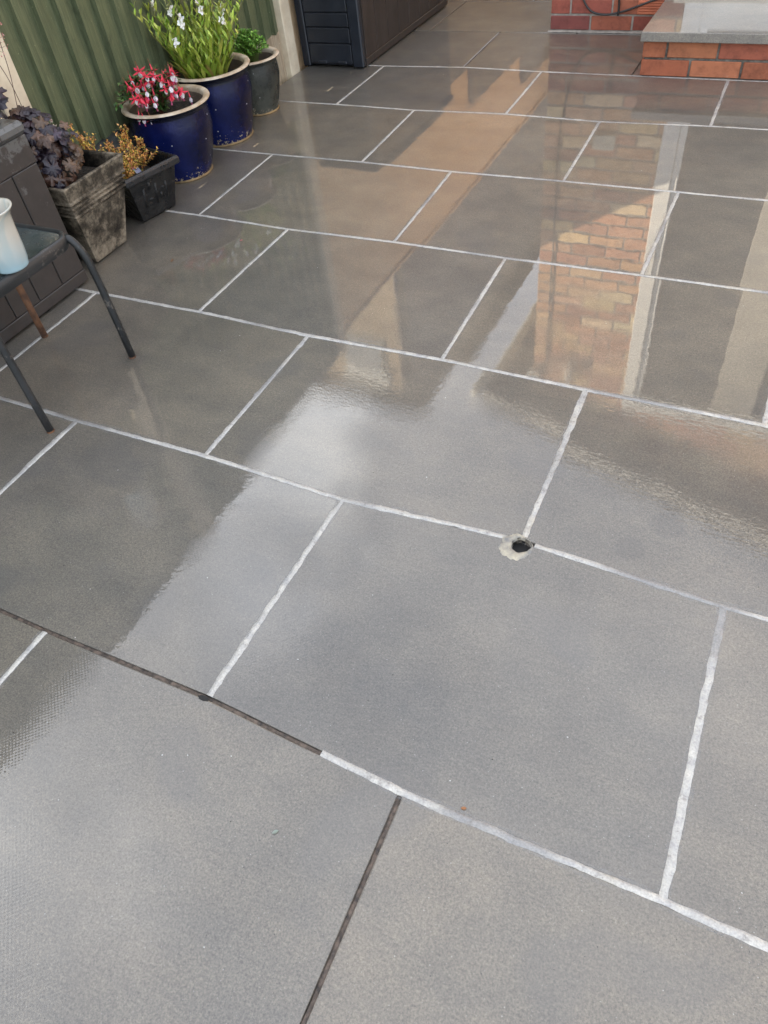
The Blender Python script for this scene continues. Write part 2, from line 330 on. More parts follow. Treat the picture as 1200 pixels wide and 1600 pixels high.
# ------------------------------------------------------------------ geometry helpers
class G:
    """collects faces, links them as ONE mesh object"""
    def __init__(s): s.v = []; s.f = []; s.c = []; s.m = []
    def add(s, vs, fs, col=(1, 1, 1), mi=0):
        o = len(s.v); s.v += [tuple(x) for x in vs]
        for q in fs: s.f.append(tuple(i + o for i in q)); s.c.append(col); s.m.append(mi)
    def box(s, a, b, col=(1, 1, 1), mi=0, rz=0, piv=None):
        (x0, y0, z0), (x1, y1, z1) = a, b
        vs = [Vector(p) for p in ((x0, y0, z0), (x1, y0, z0), (x1, y1, z0), (x0, y1, z0), (x0, y0, z1), (x1, y0, z1), (x1, y1, z1), (x0, y1, z1))]
        if rz:
            piv = Vector(piv or ((x0 + x1) / 2, (y0 + y1) / 2, 0)); m = Matrix.Rotation(rz, 3, 'Z'); vs = [m @ (v - piv) + piv for v in vs]
        s.add(vs, [(3, 2, 1, 0), (4, 5, 6, 7), (0, 1, 5, 4), (1, 2, 6, 5), (2, 3, 7, 6), (3, 0, 4, 7)], col, mi)
    def cbox(s, a, b, ch=.002, col=(1, 1, 1), mi=0):
        """box with chamfered edges"""
        bm = bmesh.new(); bmesh.ops.create_cube(bm, size=1)
        c = [(a[i] + b[i]) / 2 for i in range(3)]; d = [b[i] - a[i] for i in range(3)]
        for v in bm.verts: v.co = Vector([c[i] + v.co[i] * d[i] for i in range(3)])
        bmesh.ops.bevel(bm, geom=bm.edges[:], offset=ch, segments=1, affect='EDGES')
        bm.verts.index_update(); s.add([v.co[:] for v in bm.verts], [[v.index for v in f.verts] for f in bm.faces], col, mi); bm.free()
    def tube(s, pts, rad, n=8, col=(1, 1, 1), mi=0, cap=True):
        pts = [Vector(p) for p in pts]; rs = rad if isinstance(rad, (list, tuple)) else [rad] * len(pts)
        rings = []; up = None
        for i, p in enumerate(pts):
            t = (pts[min(i + 1, len(pts) - 1)] - pts[max(i - 1, 0)]).normalized()
            if up is None: up = t.orthogonal().normalized()
            up = (up - t * up.dot(t)).normalized(); w_ = t.cross(up)
            rings.append([p + rs[i] * (math.cos(k * 2 * math.pi / n) * up + math.sin(k * 2 * math.pi / n) * w_) for k in range(n)])
        vs = [v for r in rings for v in r]
        fs = [(i * n + k, i * n + (k + 1) % n, (i + 1) * n + (k + 1) % n, (i + 1) * n + k) for i in range(len(pts) - 1) for k in range(n)]
        if cap: fs += [tuple(range(n - 1, -1, -1)), tuple((len(pts) - 1) * n + k for k in range(n))]
        s.add(vs, fs, col, mi)
    def lathe(s, prof, n=64, col=(1, 1, 1), mi=0, wob=0, c=(0, 0, 0)):
        """prof: list of (radius, z); closes on itself if first == last"""
        vs = []
        for j, (r, z) in enumerate(prof):
            for k in range(n):
                a = 2 * math.pi * k / n
                rr = r * (1 + wob * mnoise.noise(Vector((math.cos(a) * 1.3, math.sin(a) * 1.3, z * 5 + 3))))
                vs.append((c[0] + rr * math.cos(a), c[1] + rr * math.sin(a), c[2] + z))
        fs = [(j * n + k, j * n + (k + 1) % n, (j + 1) * n + (k + 1) % n, (j + 1) * n + k) for j in range(len(prof) - 1) for k in range(n)]
        s.add(vs, fs, col, mi)
    def disc(s, r, z, n=48, col=(1, 1, 1), mi=0, c=(0, 0), rough=0):
        vs = [(c[0], c[1], z)]
        rings = 5
        for j in range(1, rings + 1):
            for k in range(n):
                a = 2 * math.pi * k / n; q = r * j / rings
                vs.append((c[0] + q * math.cos(a), c[1] + q * math.sin(a), z + (rough * random.uniform(-1, 1) if j < rings else 0)))
        fs = [(0, 1 + k, 1 + (k + 1) % n) for k in range(n)]
        for j in range(rings - 1):
            for k in range(n): fs.append((1 + j * n + k, 1 + (j + 1) * n + k, 1 + (j + 1) * n + (k + 1) % n, 1 + j * n + (k + 1) % n))
        s.add(vs, fs, col, mi)
    def leaf(s, p, d, up, ln, wd, col=(1, 1, 1), bend=.25, seg=4, fold=.25, mi=0, tip=.0):
        p = Vector(p); d = Vector(d).normalized(); side = d.cross(Vector(up)).normalized(); nrm = side.cross(d)
        vs = []; fs = []
        for i in range(seg + 1):
            t = i / seg; wv = wd * (math.sin(math.pi * min(1, t * .93 + .05)) ** .8) * .5
            cpt = p + d * ln * t - nrm * bend * ln * t * t
            vs += [cpt - side * wv + nrm * wv * fold, cpt, cpt + side * wv + nrm * wv * fold]
        for i in range(seg):
            a = i * 3; fs += [(a, a + 1, a + 4, a + 3), (a + 1, a + 2, a + 5, a + 4)]
        s.add(vs, fs, col, mi)
    def build(s, name, mats, parent=None, smooth=False, org=None, bevel=0, auto=False):
        me = bpy.data.meshes.new(name)
        o_ = Vector(org) if org is not None else Vector((0, 0, 0))
        me.from_pydata([tuple(Vector(v) - o_) for v in s.v], [], s.f)
        mats = mats if isinstance(mats, (list, tuple)) else [mats]
        for m_ in mats: me.materials.append(m_)
        ca = me.color_attributes.new('col', 'FLOAT_COLOR', 'CORNER')
        k = 0
        for pi, p in enumerate(me.polygons):
            p.material_index = s.m[pi]; p.use_smooth = smooth
            for _ in range(p.loop_total): ca.data[k].color = (*s.c[pi], 1); k += 1
        me.validate(); me.update()
        ob = bpy.data.objects.new(name, me); COL.objects.link(ob); ob.location = o_
        if parent is not None:
            ob.parent = parent; ob.location = o_ - parent.location if parent.parent is None else o_
        if bevel:
            b = ob.modifiers.new('bevel', 'BEVEL'); b.width = bevel; b.segments = 2; b.limit_method = 'ANGLE'; b.angle_limit = R(40)
        return ob
def tag(o, label=None, cat=None, group=None, kind=None):
    if label: o['label'] = label
    if cat: o['category'] = cat
    if group: o['group'] = group
    if kind: o['kind'] = kind
    return o
def thing(name, loc, label, cat, group=None, rz=0):
    o = bpy.data.objects.new(name, None); COL.objects.link(o); o.location = loc; o.rotation_euler = (0, 0, rz); o.empty_display_size = .1
    return tag(o, label, cat, group)
# parts are modelled in the local space of their thing (loc given by the Empty)
def part(g, name, mats, parent, **k):
    ob = g.build(name, mats, None, **k); ob.parent = parent; return ob
def jit(c, a=.15):
    f = 1 + random.uniform(-a, a); return tuple(max(0, x * f * (1 + random.uniform(-a, a) * .4)) for x in c)

# ------------------------------------------------------------------ ground
g = G(); g.add([(-90, -90, -.06), (90, -90, -.06), (90, 90, -.06), (-90, 90, -.06)], [(0, 1, 2, 3)])
tag(g.build('ground', M['grass']), kind='structure')

# ------------------------------------------------------------------ patio paving (measured joint positions)
random.seed(5)
A_, B_ = .886, .6
W = {(0.0, 0.0): (0.0001, 0.0083), (1.0, 0.0): (0.8863, -0.0009), (0.5, 0.0): (0.4387, -0.0095), (-0.5, 0.0): (-0.4425, 0.0021), (0.0, 1.0): (-0.0019, 0.5913), (1.0, 1.0): (0.8828, 0.5965), (-1.0, 1.0): (-0.8949, 0.6), (-0.5, 1.0): (-0.4335, 0.6045), (0.5, 1.0): (0.4506, 0.6190), (-0.5, 2.0): (-0.4423, 1.1865), (0.5, 2.0): (0.4383, 1.1885), (0.0, 2.0): (0.0092, 1.1955), (-1.0, 2.0): (-0.883, 1.1966), (-1.5, 2.0): (-1.3403, 1.1915), (-1.0, 3.0): (-0.8818, 1.79), (0.0, 3.0): (-0.0069, 1.7969), (-1.5, 3.0): (-1.3217, 1.8034), (-0.5, 3.0): (-0.435, 1.8015), (0.5, 3.0): (0.4451, 1.8045), (-1.5, 4.0): (-1.3332, 2.4029), (-0.5, 4.0): (-0.4544, 2.3986), (0.5, 4.0): (0.4422, 2.4062), (-1.0, 4.0): (-0.8775, 2.4094), (0.0, 4.0): (0.0117, 2.4068), (-1.0, 5.0): (-0.8945, 3.0019), (0.0, 5.0): (-0.0039, 3.0029), (-1.5, 5.0): (-1.3319, 3.0129), (-0.5, 5.0): (-0.4413, 3.0234), (0.5, 5.0): (0.4491, 3.0281), (-1.5, 6.0): (-1.335, 3.5765), (-0.5, 6.0): (-0.4498, 3.5818), (0.5, 6.0): (0.4363, 3.5681), (-1.0, 6.0): (-0.8764, 3.6034),
     (-1.5, 1.0): (-1.33, .604), (1.5, 0.0): (1.33, -.002), (-1.5, 0.0): (-1.33, .006)}
lines = {}
for (nx, ny), (x, y) in W.items(): lines.setdefault(int(ny), []).append((x, y))
for k in lines: lines[k].sort()
def liney(k, x):
    if k not in lines: return k * B_ - (.01 if k >= 7 else 0)
    p = lines[k]
    if x <= p[0][0]: return p[0][1]
    if x >= p[-1][0]: return p[-1][1]
    for a, b in zip(p, p[1:]):
        if a[0] <= x <= b[0]: return a[1] + (b[1] - a[1]) * (x - a[0]) / (b[0] - a[0])
def jx(k, n, c):     # x of the joint n (half units) of course c where it meets line k
    return W.get((n, float(k)), (n * A_, 0))[0]
HW = .0042
def halfw(c): return HW
slabs = G(); tiltv = {}
grout_g = G(); groove_g = G(); film_g = G()
XL, XR = -1.80, 4.2
def courses():
    for c in range(-4, 13):               # course c lies between line c and c+1
        off = 0.0 if c % 2 == 0 else .5
        ns = []
        n = -3 + off
        while n < 6: ns.append(n); n += 1
        yield c, ns
def unfilled_long(k, x):
    if k == 0 and x < .27: return True
    if k >= 7: return True
    if k < -1: return True
    return False
def unfilled_short(c, n):
    return (c == -1 and n == .5) or c >= 6 or (c == -1 and n > .4) or c < -2
for c, ns in courses():
    for i in range(len(ns) - 1):
        n0, n1 = ns[i], ns[i + 1]
        x00, x10 = jx(c, n0, c), jx(c, n1, c); x01, x11 = jx(c + 1, n0, c), jx(c + 1, n1, c)
        if x10 < XL + .05: continue
        if c in (-1, -2, -3): x01, x11 = x01, x11
        x00 = max(x00, XL); x01 = max(x01, XL)
        if x00 > XR: continue
        if c == -1 and n1 == .5: x10 = .4560 + .0; x11 = .4387
        if c == -1 and n0 == .5: x00 = .4560; x01 = .4387
        h = HW
        # outline with a point wherever the long joint bends
        bx = [x for x, y in lines.get(c, []) if x00 + .03 < x < x10 - .03]
        tx = [x for x, y in lines.get(c + 1, []) if x01 + .03 < x < x11 - .03]
        pts = [(x00 + h, liney(c, x00) + h)] + [(x, liney(c, x) + h) for x in bx] + [(x10 - h, liney(c, x10) + h)]
        pts += [(x11 - h, liney(c + 1, x11) - h)] + [(x, liney(c + 1, x) - h) for x in reversed(tx)] + [(x01 + h, liney(c + 1, x01) - h)]
        colr = (random.random(), random.random(), random.random())
        key = (c, round(n0, 1))
        if key in TILTS if 'TILTS' in globals() else False: colr = TILTS[key]
        z0 = -.02; n = len(pts)
        cx = sum(p[0] for p in pts) / n; cy = sum(p[1] for p in pts) / n
        def ins(p, d):
            v = Vector((cx - p[0], cy - p[1])); return (p[0] + math.copysign(min(d, abs(v.x)), v.x), p[1] + math.copysign(min(d, abs(v.y)), v.y))
        vs = [(x, y, z0) for x, y in pts] + [(x, y, -.0022) for x, y in pts] + [(*ins(p, .0009), -.0006) for p in pts] + [(*ins(p, .0028), 0) for p in pts]
        fs = []
        for r_ in range(3):
            for q in range(n): fs.append((r_ * n + q, r_ * n + (q + 1) % n, (r_ + 1) * n + (q + 1) % n, (r_ + 1) * n + q))
        fs.append(tuple(3 * n + q for q in range(n))); fs.append(tuple(range(n - 1, -1, -1)))
        slabs.add(vs, fs, colr)
HOLE = (.4515, .6060); HR = .0215
def strip(gg, p0, p1, w0, z, seed, lift=0, jag=.35, step=.008, zc=.0006, col=(1, 1, 1), yfun=None, skip=None):
    """ragged bead of mortar from p0 to p1"""
    p0, p1 = Vector(p0), Vector(p1); ln = (p1 - p0).length; n = max(2, int(ln / step)); d = (p1 - p0).normalized(); s_ = Vector((-d.y, d.x))
    rows = []
    for i in range(n + 1):
        t = i / n; p = p0 + (p1 - p0) * t
        if yfun: p.y = yfun(p.x)
        q = i * step
        a = w0 * (1 + jag * mnoise.noise(Vector((q * 28, seed, 0))) + jag * 1.1 * max(0, mnoise.noise(Vector((q * 140, seed + 5, 0)))) + .45 * mnoise.noise(Vector((q * 5, seed, 4))))
        b = w0 * (1 + jag * mnoise.noise(Vector((q * 28, seed, 9))) + jag * 1.1 * max(0, mnoise.noise(Vector((q * 140, seed + 5, 9)))) + .45 * mnoise.noise(Vector((q * 5, seed, 14))))
        if skip and skip(p):
            rows.append(None); continue
        hz = z + .0008 * mnoise.noise(Vector((q * 45, seed, 2))) + .0009 * mnoise.noise(Vector((q * 6, seed, 7)))
        rows.append([(p.x - s_.x * b, p.y - s_.y * b, z - .0016), (p.x - s_.x * b * .85, p.y - s_.y * b * .85, hz + .0001), (p.x, p.y, hz + zc), (p.x + s_.x * a * .85, p.y + s_.y * a * .85, hz + .0001), (p.x + s_.x * a, p.y + s_.y * a, z - .0016)])
    for r0_, r1_ in zip(rows, rows[1:]):
        if r0_ is None or r1_ is None: continue
        gg.add(r0_ + r1_, [(k, k + 5, k + 6, k + 1) for k in range(4)], col)
def film(p0, p1, seed, yfun=None):
    p0, p1 = Vector(p0), Vector(p1); ln = (p1 - p0).length; n = max(2, int(ln / .02)); d = (p1 - p0).normalized(); s_ = Vector((-d.y, d.x)); rows = []
    for i in range(n + 1):
        p = p0 + (p1 - p0) * i / n
        if yfun: p.y = yfun(p.x)
        a = .020 + .012 * mnoise.noise(Vector((i * .3, seed, 1))); b_ = .020 + .012 * mnoise.noise(Vector((i * .3, seed, 8)))
        rows.append([(p.x + s_.x * q, p.y + s_.y * q, .00025) for q in (-b_, -b_ * .55, -.0052, .0052, a * .55, a)])
    for r0_, r1_ in zip(rows, rows[1:]):
        film_g.add(r0_ + r1_, [(0, 6, 7, 1), (4, 10, 11, 5)], (.42, .42, .42)); film_g.add(r0_ + r1_, [(1, 7, 8, 2), (3, 9, 10, 4)], (.75, .75, .75))
def nearhole(p): return (p.x - HOLE[0]) ** 2 + (p.y - HOLE[1]) ** 2 < (HR + .003) ** 2
sd_ = 0
for k in range(-4, 13):
    x = XL
    if 0 <= k <= 6: film((.27 if k == 0 else XL, k * B_), (1.6, k * B_), k + .37, yfun=lambda x, k=k: liney(k, x))
    pieces = [(XL, .27, True), (.27, XR, False)] if k == 0 else [(XL, XR, unfilled_long(k, 0))]
    for a, b, unf in pieces:
        sd_ += 1.7
        (strip(groove_g, (a, k * B_), (b, k * B_), .0048, -.0045, sd_, jag=.25, yfun=lambda x, k=k: liney(k, x)) if unf else
         strip(grout_g, (a, k * B_), (b, k * B_), .0068 if k < 3 else .0062, .0003, sd_, jag=.38, yfun=lambda x, k=k: liney(k, x), skip=nearhole if k == 1 else None))
for c, ns in courses():
    for n_ in ns:
        xa, xb = jx(c, n_, c), jx(c + 1, n_, c)
        if c == -1 and n_ == .5: xa = .4560
        if xa < XL + .02 or xa > XR: continue
        sd_ += 1.7
        ya, yb = liney(c, xa), liney(c + 1, xb)
        if unfilled_short(c, n_): strip(groove_g, (xa, ya), (xb, yb), .0048, -.0045, sd_, jag=.25)
        else:
            if xa < 1.6 and c > -2: film((xa, ya + .008), (xb, yb - .008), c * 3.1 + n_)
            strip(grout_g, (xa, ya + .004), (xb, yb - .004), .0078 if c < 2 else .0062, .0003, sd_, jag=.38, skip=nearhole)
patio = slabs.build('patio', M['slab'])
# the hole for a pipe where three slabs meet
cut = G(); cut.lathe([(0.0001, -.1), (HR, -.1), (HR, .05), (0.0001, .05)], 40, c=(HOLE[0], HOLE[1], 0)); co = cut.build('cutter', M['dark'])
for v in co.data.vertices:
    a = math.atan2(v.co.y - HOLE[1], v.co.x - HOLE[0]); q = 1 + .05 * math.sin(3 * a + 1) + .03 * math.sin(7 * a)
    v.co.x = HOLE[0] + (v.co.x - HOLE[0]) * q; v.co.y = HOLE[1] + (v.co.y - HOLE[1]) * q
bmx = bmesh.new(); bmx.from_mesh(co.data); bmesh.ops.remove_doubles(bmx, verts=bmx.verts[:], dist=.0005); bmesh.ops.recalc_face_normals(bmx, faces=bmx.faces[:]); bmx.to_mesh(co.data); bmx.free()
mod = patio.modifiers.new('hole', 'BOOLEAN'); mod.object = co; mod.operation = 'DIFFERENCE'; mod.solver = 'EXACT'
dg = bpy.context.evaluated_depsgraph_get(); ev = patio.evaluated_get(dg)
newme = bpy.data.meshes.new_from_object(ev); patio.modifiers.clear(); patio.data = newme
bpy.data.objects.remove(co)
tag(patio, kind='structure')
part(grout_g, 'grout', M['grout'], patio, smooth=True); part(film_g, 'grout_film', M['film'], patio); part(groove_g, 'open_joint', M['bed'], patio)
bed = G(); bed.box((XL, -2.4, -.055), (XR, 7.8, -.021)); part(bed, 'bedding', M['soilbase'], patio)
hg = G(); hg.lathe([(.030, -.004), (.0275, -.03), (.026, -.12)], 40, c=(HOLE[0], HOLE[1], 0)); hg.disc(.03, -.0205, 32, c=HOLE)
part(hg, 'pipe_hole', M['dark'], patio, smooth=True)
# mortar collar round the hole, widest on its left and near side
rg = G(); n = 72; vs = []; fs = []
for k in range(n):
    a = 2 * math.pi * k / n
    side = .5 + .5 * math.cos(a - R(222))
    ri = HR * (1 + .05 * math.sin(3 * a + 1) + .03 * math.sin(7 * a)) * .98
    ro = ri + .0035 + .026 * side ** 1.3 * (1 + .35 * mnoise.noise(Vector((math.cos(a) * 3, math.sin(a) * 3, 1)))) + .003 * mnoise.noise(Vector((math.cos(a) * 9, math.sin(a) * 9, 1)))
    for q, zz in ((ri, -.008), (ri * .5 + ro * .5 if side < .2 else ri * .93 + ro * .07, .0012), (ri * .6 + ro * .4, .0030 + .001 * mnoise.noise(Vector((a * 3, 0, 0)))), (ri * .2 + ro * .8, .0016), (ro, -.0006)):
        vs.append((HOLE[0] + q * math.cos(a), HOLE[1] + q * math.sin(a), zz))
for k in range(n):
    k2 = (k + 1) % n
    for j in range(4): fs.append((k * 5 + j, k * 5 + j + 1, k2 * 5 + j + 1, k2 * 5 + j))
rg.add(vs, fs); part(rg, 'mortar_collar', M['collar'], patio, smooth=True)
pg = G(); ring_ = [(-.008 + .0125 * math.cos(k * math.pi / 7) * (1 + .2 * math.sin(3 * k)), .0035 + .0055 * math.sin(k * math.pi / 7), .0007) for k in range(14)]
pg.add(ring_ + [(x * .8 - .0016, y * .8, -.02) for x, y, z in ring_], [tuple(range(14))]); part(pg, 'mortar_pit_shade', M['dark'], patio)  # flat dark disc painting the shade of a small pit in the joint

# ------------------------------------------------------------------ bricks
BR_ORANGE = [(.34, .105, .05), (.30, .09, .045), (.37, .125, .06), (.28, .085, .045)]
BR_RED = [(.22, .055, .035), (.26, .07, .045), (.20, .06, .045), (.28, .09, .05), (.17, .05, .04)]
BR_MIX = [(.55, .27, .15), (.60, .33, .18), (.64, .42, .23), (.70, .52, .27), (.46, .23, .14), (.62, .36, .23), (.74, .58, .36), (.48, .22, .13)]
def lay(gg, ax, a0, a1, z0, rows, face, depth, pal, hole=None, ln=.215, ht=.065, mj=.010, shift=0, palf=None, topf=None):
    """brick courses along an axis; face = position of the outer face, depth inward"""
    for r_ in range(rows):
        z = z0 + r_ * (ht + mj); q = a0 - (.1125 if (r_ + shift) % 2 else 0)
        while q < a1 - .01:
            u0, u1 = max(q, a0), min(q + ln, a1)
            if u1 - u0 > .02:
                zt = z + ht
                if not (hole and u1 > hole[0] and u0 < hole[1] and zt > hole[2] and z < hole[3]):
                    segs = [(u0, u1)]
                else:
                    segs = [s_ for s_ in ((u0, min(u1, hole[0])), (max(u0, hole[1]), u1)) if s_[1] - s_[0] > .02]
                for s0, s1 in segs:
                    if topf:
                        zt = min(zt, topf((s0 + s1) / 2))
                        if zt - z < .01: continue
                    j = random.uniform(-.0015, .0015); cc = jit(random.choice(palf(r_) if palf else pal), .12)
                    if ax == 'x': gg.cbox((s0, face + j, z + random.uniform(-.001, .001)), (s1, face + depth, zt), .003, cc)
                    else: gg.cbox((face + j, s0, z), (face + depth, s1, zt), .003, cc)
            q += ln + mj
# ------------------------------------------------------------------ our house (single storey extension with verge)
random.seed(11)
HX, HY = -.60, 4.21
DX0, DX1, DZ0, DZ1 = .10, 2.30, .19, 2.44
house = thing('brick_house', (HX, HY, 0), 'red brick house extension with white patio door behind the raised step', 'house')
vz = lambda x: 2.55 + .30 * (x + .87)            # underside line of the verge
ex = .25
def hp(g_, name, mat, **k):
    g_.v = [(x - HX, y - HY, z) for x, y, z in g_.v]; return part(g_, name, mat, house, **k)
b = G(); lay(b, 'x', HX, 4.6, .012, 58, HY, .10, BR_MIX, hole=(DX0, DX1, -1, DZ1), palf=lambda r_: BR_RED if r_ < 4 else BR_MIX, topf=lambda x: min(vz(x), 4.1 - .3 * (x - 4.1) if x > 4.1 else 99) + .02)
hp(b, 'brickwork', M['brick'])
b = G()
for (xa, xb, za, zb) in ((HX + .004, DX0, 0, None), (DX0, DX1, DZ1, None), (DX1, 4.6, 0, None)):
    b.add([(xa, HY + .004, za), (xb, HY + .004, za), (xb, HY + .004, vz(xb)), (xa, HY + .004, vz(xa))], [(0, 1, 2, 3)])
b.add([(DX0, HY + .004, 0), (DX1, HY + .004, 0), (DX1, HY + .004, .16), (DX0, HY + .004, .16)], [(0, 1, 2, 3)])
hp(b, 'wall', M['mortar'])
b = G(); b.box((HX, HY + .103, 0), (HX + .2, 10.5, 2.62)); hp(b, 'side_wall', M['sidebrick'])
b = G()   # plinth mortar fillet
strip(b, (HX - .01, HY - .004), (.02, HY - .004), .010, .004, 3.3, jag=.4, zc=.006); hp(b, 'mortar_fillet', M['mortar'], smooth=True)
# roof with brown soffit, white verge board, gutter end
b = G(); y0, y1 = HY - ex, 10.5; xs = (-.92, 4.1, 9.0); zz = (vz(-.92), vz(4.1), vz(-.92))
for i in (0, 1):
    b.add([(xs[i], y0 + .02, zz[i]), (xs[i + 1], y0 + .02, zz[i + 1]), (xs[i + 1], y1, zz[i + 1]), (xs[i], y1, zz[i])], [(3, 2, 1, 0)])
hp(b, 'soffit', M['wood_brown'])
b = G()
for i in (0, 1):
    b.add([(xs[i], y0 + .02, zz[i] + .16), (xs[i + 1], y0 + .02, zz[i + 1] + .16), (xs[i + 1], y1, zz[i + 1] + .16), (xs[i], y1, zz[i] + .16)], [(0, 1, 2, 3)])
hp(b, 'roof', M['tiles'])
b = G()
for i in (0, 1):
    a0, a1 = (xs[i], zz[i]), (xs[i + 1], zz[i + 1])
    b.add([(a0[0], y0, a0[1] - .0), (a1[0], y0, a1[1] - .0), (a1[0], y0, a1[1] + .055), (a0[0], y0, a0[1] + .055)] + [(a0[0], y0 + .02, a0[1] - .0), (a1[0], y0 + .02, a1[1] - .0), (a1[0], y0 + .02, a1[1] + .055), (a0[0], y0 + .02, a0[1] + .055)],
          [(0, 1, 2, 3), (7, 6, 5, 4), (0, 4, 5, 1), (3, 2, 6, 7), (0, 3, 7, 4), (1, 5, 6, 2)])
hp(b, 'verge_board', M['white'])
b = G(); b.tube([(-.97, y0 - .02, vz(-.92) + .02), (-.97, 10.5, vz(-.92) + .02)], .05, 12); hp(b, 'gutter', M['white'], smooth=True)
# patio door
yf = HY - .015
b = G()
b.cbox((DX0, yf, DZ0), (DX0 + .09, yf + .09, DZ1), .004); b.cbox((DX1 - .09, yf, DZ0), (DX1, yf + .09, DZ1), .004)
b.cbox((DX0 + .0905, yf, DZ1 - .10), (DX1 - .0905, yf + .09, DZ1), .004); b.cbox((DX0 + .0905, yf, DZ0), (DX1 - .0905, yf + .09, DZ0 + .17), .004)
door = hp(b, 'door_frame', M['white'])
b = G(); b.cbox((1.14, yf + .012, DZ0 + .171), (1.24, yf + .07, DZ1 - .101), .004); b.cbox((DX0 + .091, yf + .02, DZ0 + .171), (DX0 + .13, yf + .07, DZ1 - .101), .004)
q = hp(b, 'door_stile', M['white'])
b = G(); b.box((DX0 + .091, yf + .045, DZ0 + .171), (DX1 - .091, yf + .052, DZ1 - .101)); hp(b, 'door_glass', M['glass'])
b = G(); b.cbox((DX0 - .05, yf - .06, DZ0 + .002), (DX1 + .05, yf - .001, DZ0 + .035), .004); hp(b, 'door_sill', M['beige'])
b = G()
b.cbox((.73, yf + .028, DZ0 + .172), (1.00, yf + .043, DZ1 - .12), .003)
hp(b, 'blind', M['blind'])
# air brick
b = G(); b.cbox((-.135, HY - .006, .087), (.07, HY + .02, .150), .002)
for k in range(5): b.cbox((-.128, HY - .012, .092 + k * .012), (.065, HY - .0055, .098 + k * .012), .001)
hp(b, 'air_brick', M['terra'])
b = G()
for x0_, x1_ in ((.0, .0),): b.cbox((-.29, HY - .05, .53), (-.16, HY - .0025, .62), .006)
hp(b, 'meter_box', M['beige'])
b = G(); b.tube([(-.565, HY - .002, 2.24), (-.565, HY - .12, 2.24)], .04, 20); b.tube([(-.565, HY - .1205, 2.24), (-.565, HY - .16, 2.24)], .05, 20); hp(b, 'flue', M['white'], smooth=False)
b = G(); b.cbox((-.33, HY - .06, 2.16), (-.29, HY - .0025, 2.26), .006); b.tube([(-.31, HY - .075, 2.25), (-.31, HY - .075, 2.14)], .022, 14); hp(b, 'wall_lamp', M['white'])
def cab(pts, r_=.005):
    pts = [Vector(p) for p in pts]; o_ = []
    for i in range(len(pts) - 1):
        p0, p1, p2, p3 = pts[max(0, i - 1)], pts[i], pts[i + 1], pts[min(len(pts) - 1, i + 2)]
        for k in range(6):
            t = k / 6; o_.append(.5 * ((2 * p1) + (p2 - p0) * t + (2 * p0 - 5 * p1 + 4 * p2 - p3) * t * t + (-p0 + 3 * p1 - 3 * p2 + p3) * t ** 3))
    return o_ + [pts[-1]]
yc = HY - .012
b = G(); b.tube(cab([(-.50, yc, 2.2), (-.505, yc, 1.2), (-.50, yc, .5), (-.46, yc, .24), (-.42, yc, .15), (-.37, yc, .100), (-.29, yc, .088), (-.20, yc, .105), (-.11, yc, .135), (-.05, yc, .155), (.05, yc, .175)]), .0052, 8)
b.tube(cab([(-.232, yc - .004, .30), (-.235, yc - .004, .2), (-.23, yc - .004, .12), (-.232, yc - .004, .085)]), .0055, 8)
hp(b, 'cable', M['cable'], smooth=True)

# ------------------------------------------------------------------ raised step
random.seed(3)
step = thing('doorstep', (.03, 3.57, 0), 'raised step of orange brick topped with a grey slab below the patio door', 'step')
def sp_(g_, name, mat, **k):
    g_.v = [(x - .03, y - 3.57, z) for x, y, z in g_.v]; return part(g_, name, mat, step, **k)
b = G(); lay(b, 'x', .035, 2.6, .004, 2, 3.575, .10, BR_ORANGE, shift=0, ln=.215, ht=.066, mj=.010)
lay(b, 'y', 3.686, HY - .01, .004, 2, .035, .10, BR_ORANGE, ht=.066)
sp_(b, 'brickwork', M['brick'])
b = G(); b.box((.043, 3.583, 0), (2.59, HY - .012, .148)); sp_(b, 'mortar_core', M['dmortar'])
b = G(); b.cbox((.022, 3.548, .1505), (.922, HY - .020, .1905), .0025, (.5, .46, .5)); b.cbox((.928, 3.548, .1505), (1.828, HY - .020, .1905), .0025, (.5, .5, .5)); b.cbox((1.834, 3.548, .1505), (2.66, HY - .020, .1905), .0025, (.45, .5, .5))
sp_(b, 'coping', M['coping'])

# ------------------------------------------------------------------ fences on the left
random.seed(21)
FX = -1.85; FTOP = 1.90
def fence_panel(ya, yb, label):
    t = thing('green_fence', (FX, ya, 0), label, 'fence', 'green fence panels along the patio')
    b = G(); y = 0; L_ = yb - ya
    while y < L_ - .01:
        y2 = min(y + .104, L_); dz = random.uniform(-.004, .004); tw = random.uniform(-.002, .002)
        b.add([(.004, y, .215 + dz), (.034, y, .215 + dz), (.007, y2, .215 + dz), (.0, y2, .215 + dz), (.004, y, FTOP + dz), (.034 + tw, y, FTOP + dz), (.007 + tw, y2, FTOP + dz), (.0, y2, FTOP + dz)],
              [(3, 2, 1, 0), (4, 5, 6, 7), (0, 1, 5, 4), (1, 2, 6, 5), (2, 3, 7, 6), (3, 0, 4, 7)])
        y += .0985
    part(b, 'boards', M['fence'], t)
    b = G()
    for z in (.35, 1.05, 1.75): b.box((-.05, 0, z - .03), (-.001, L_, z + .03))
    b.box((-.02, 0, FTOP + .005), (.04, L_, FTOP + .035)); part(b, 'rail', M['fence_frame'], t)
    b = G(); b.cbox((-.03, .0, -.03), (.003, L_ - .128, .213), .002); part(b, 'gravel_board', M['gravelb'], t)
    b = G(); b.cbox((-.03, L_ - .127, -.03), (.012, L_ + .003, .213), .003); part(b, 'end_packing', M['palewood'], t)
    return t
fence_panel(1.628, 3.368, 'green board fence panel behind the three round flower pots')
fence_panel(-.36, 1.500, 'green board fence panel behind the brown storage bin')
fence_panel(-2.30, -.47, 'green board fence panel nearest the camera beyond the picture edge')
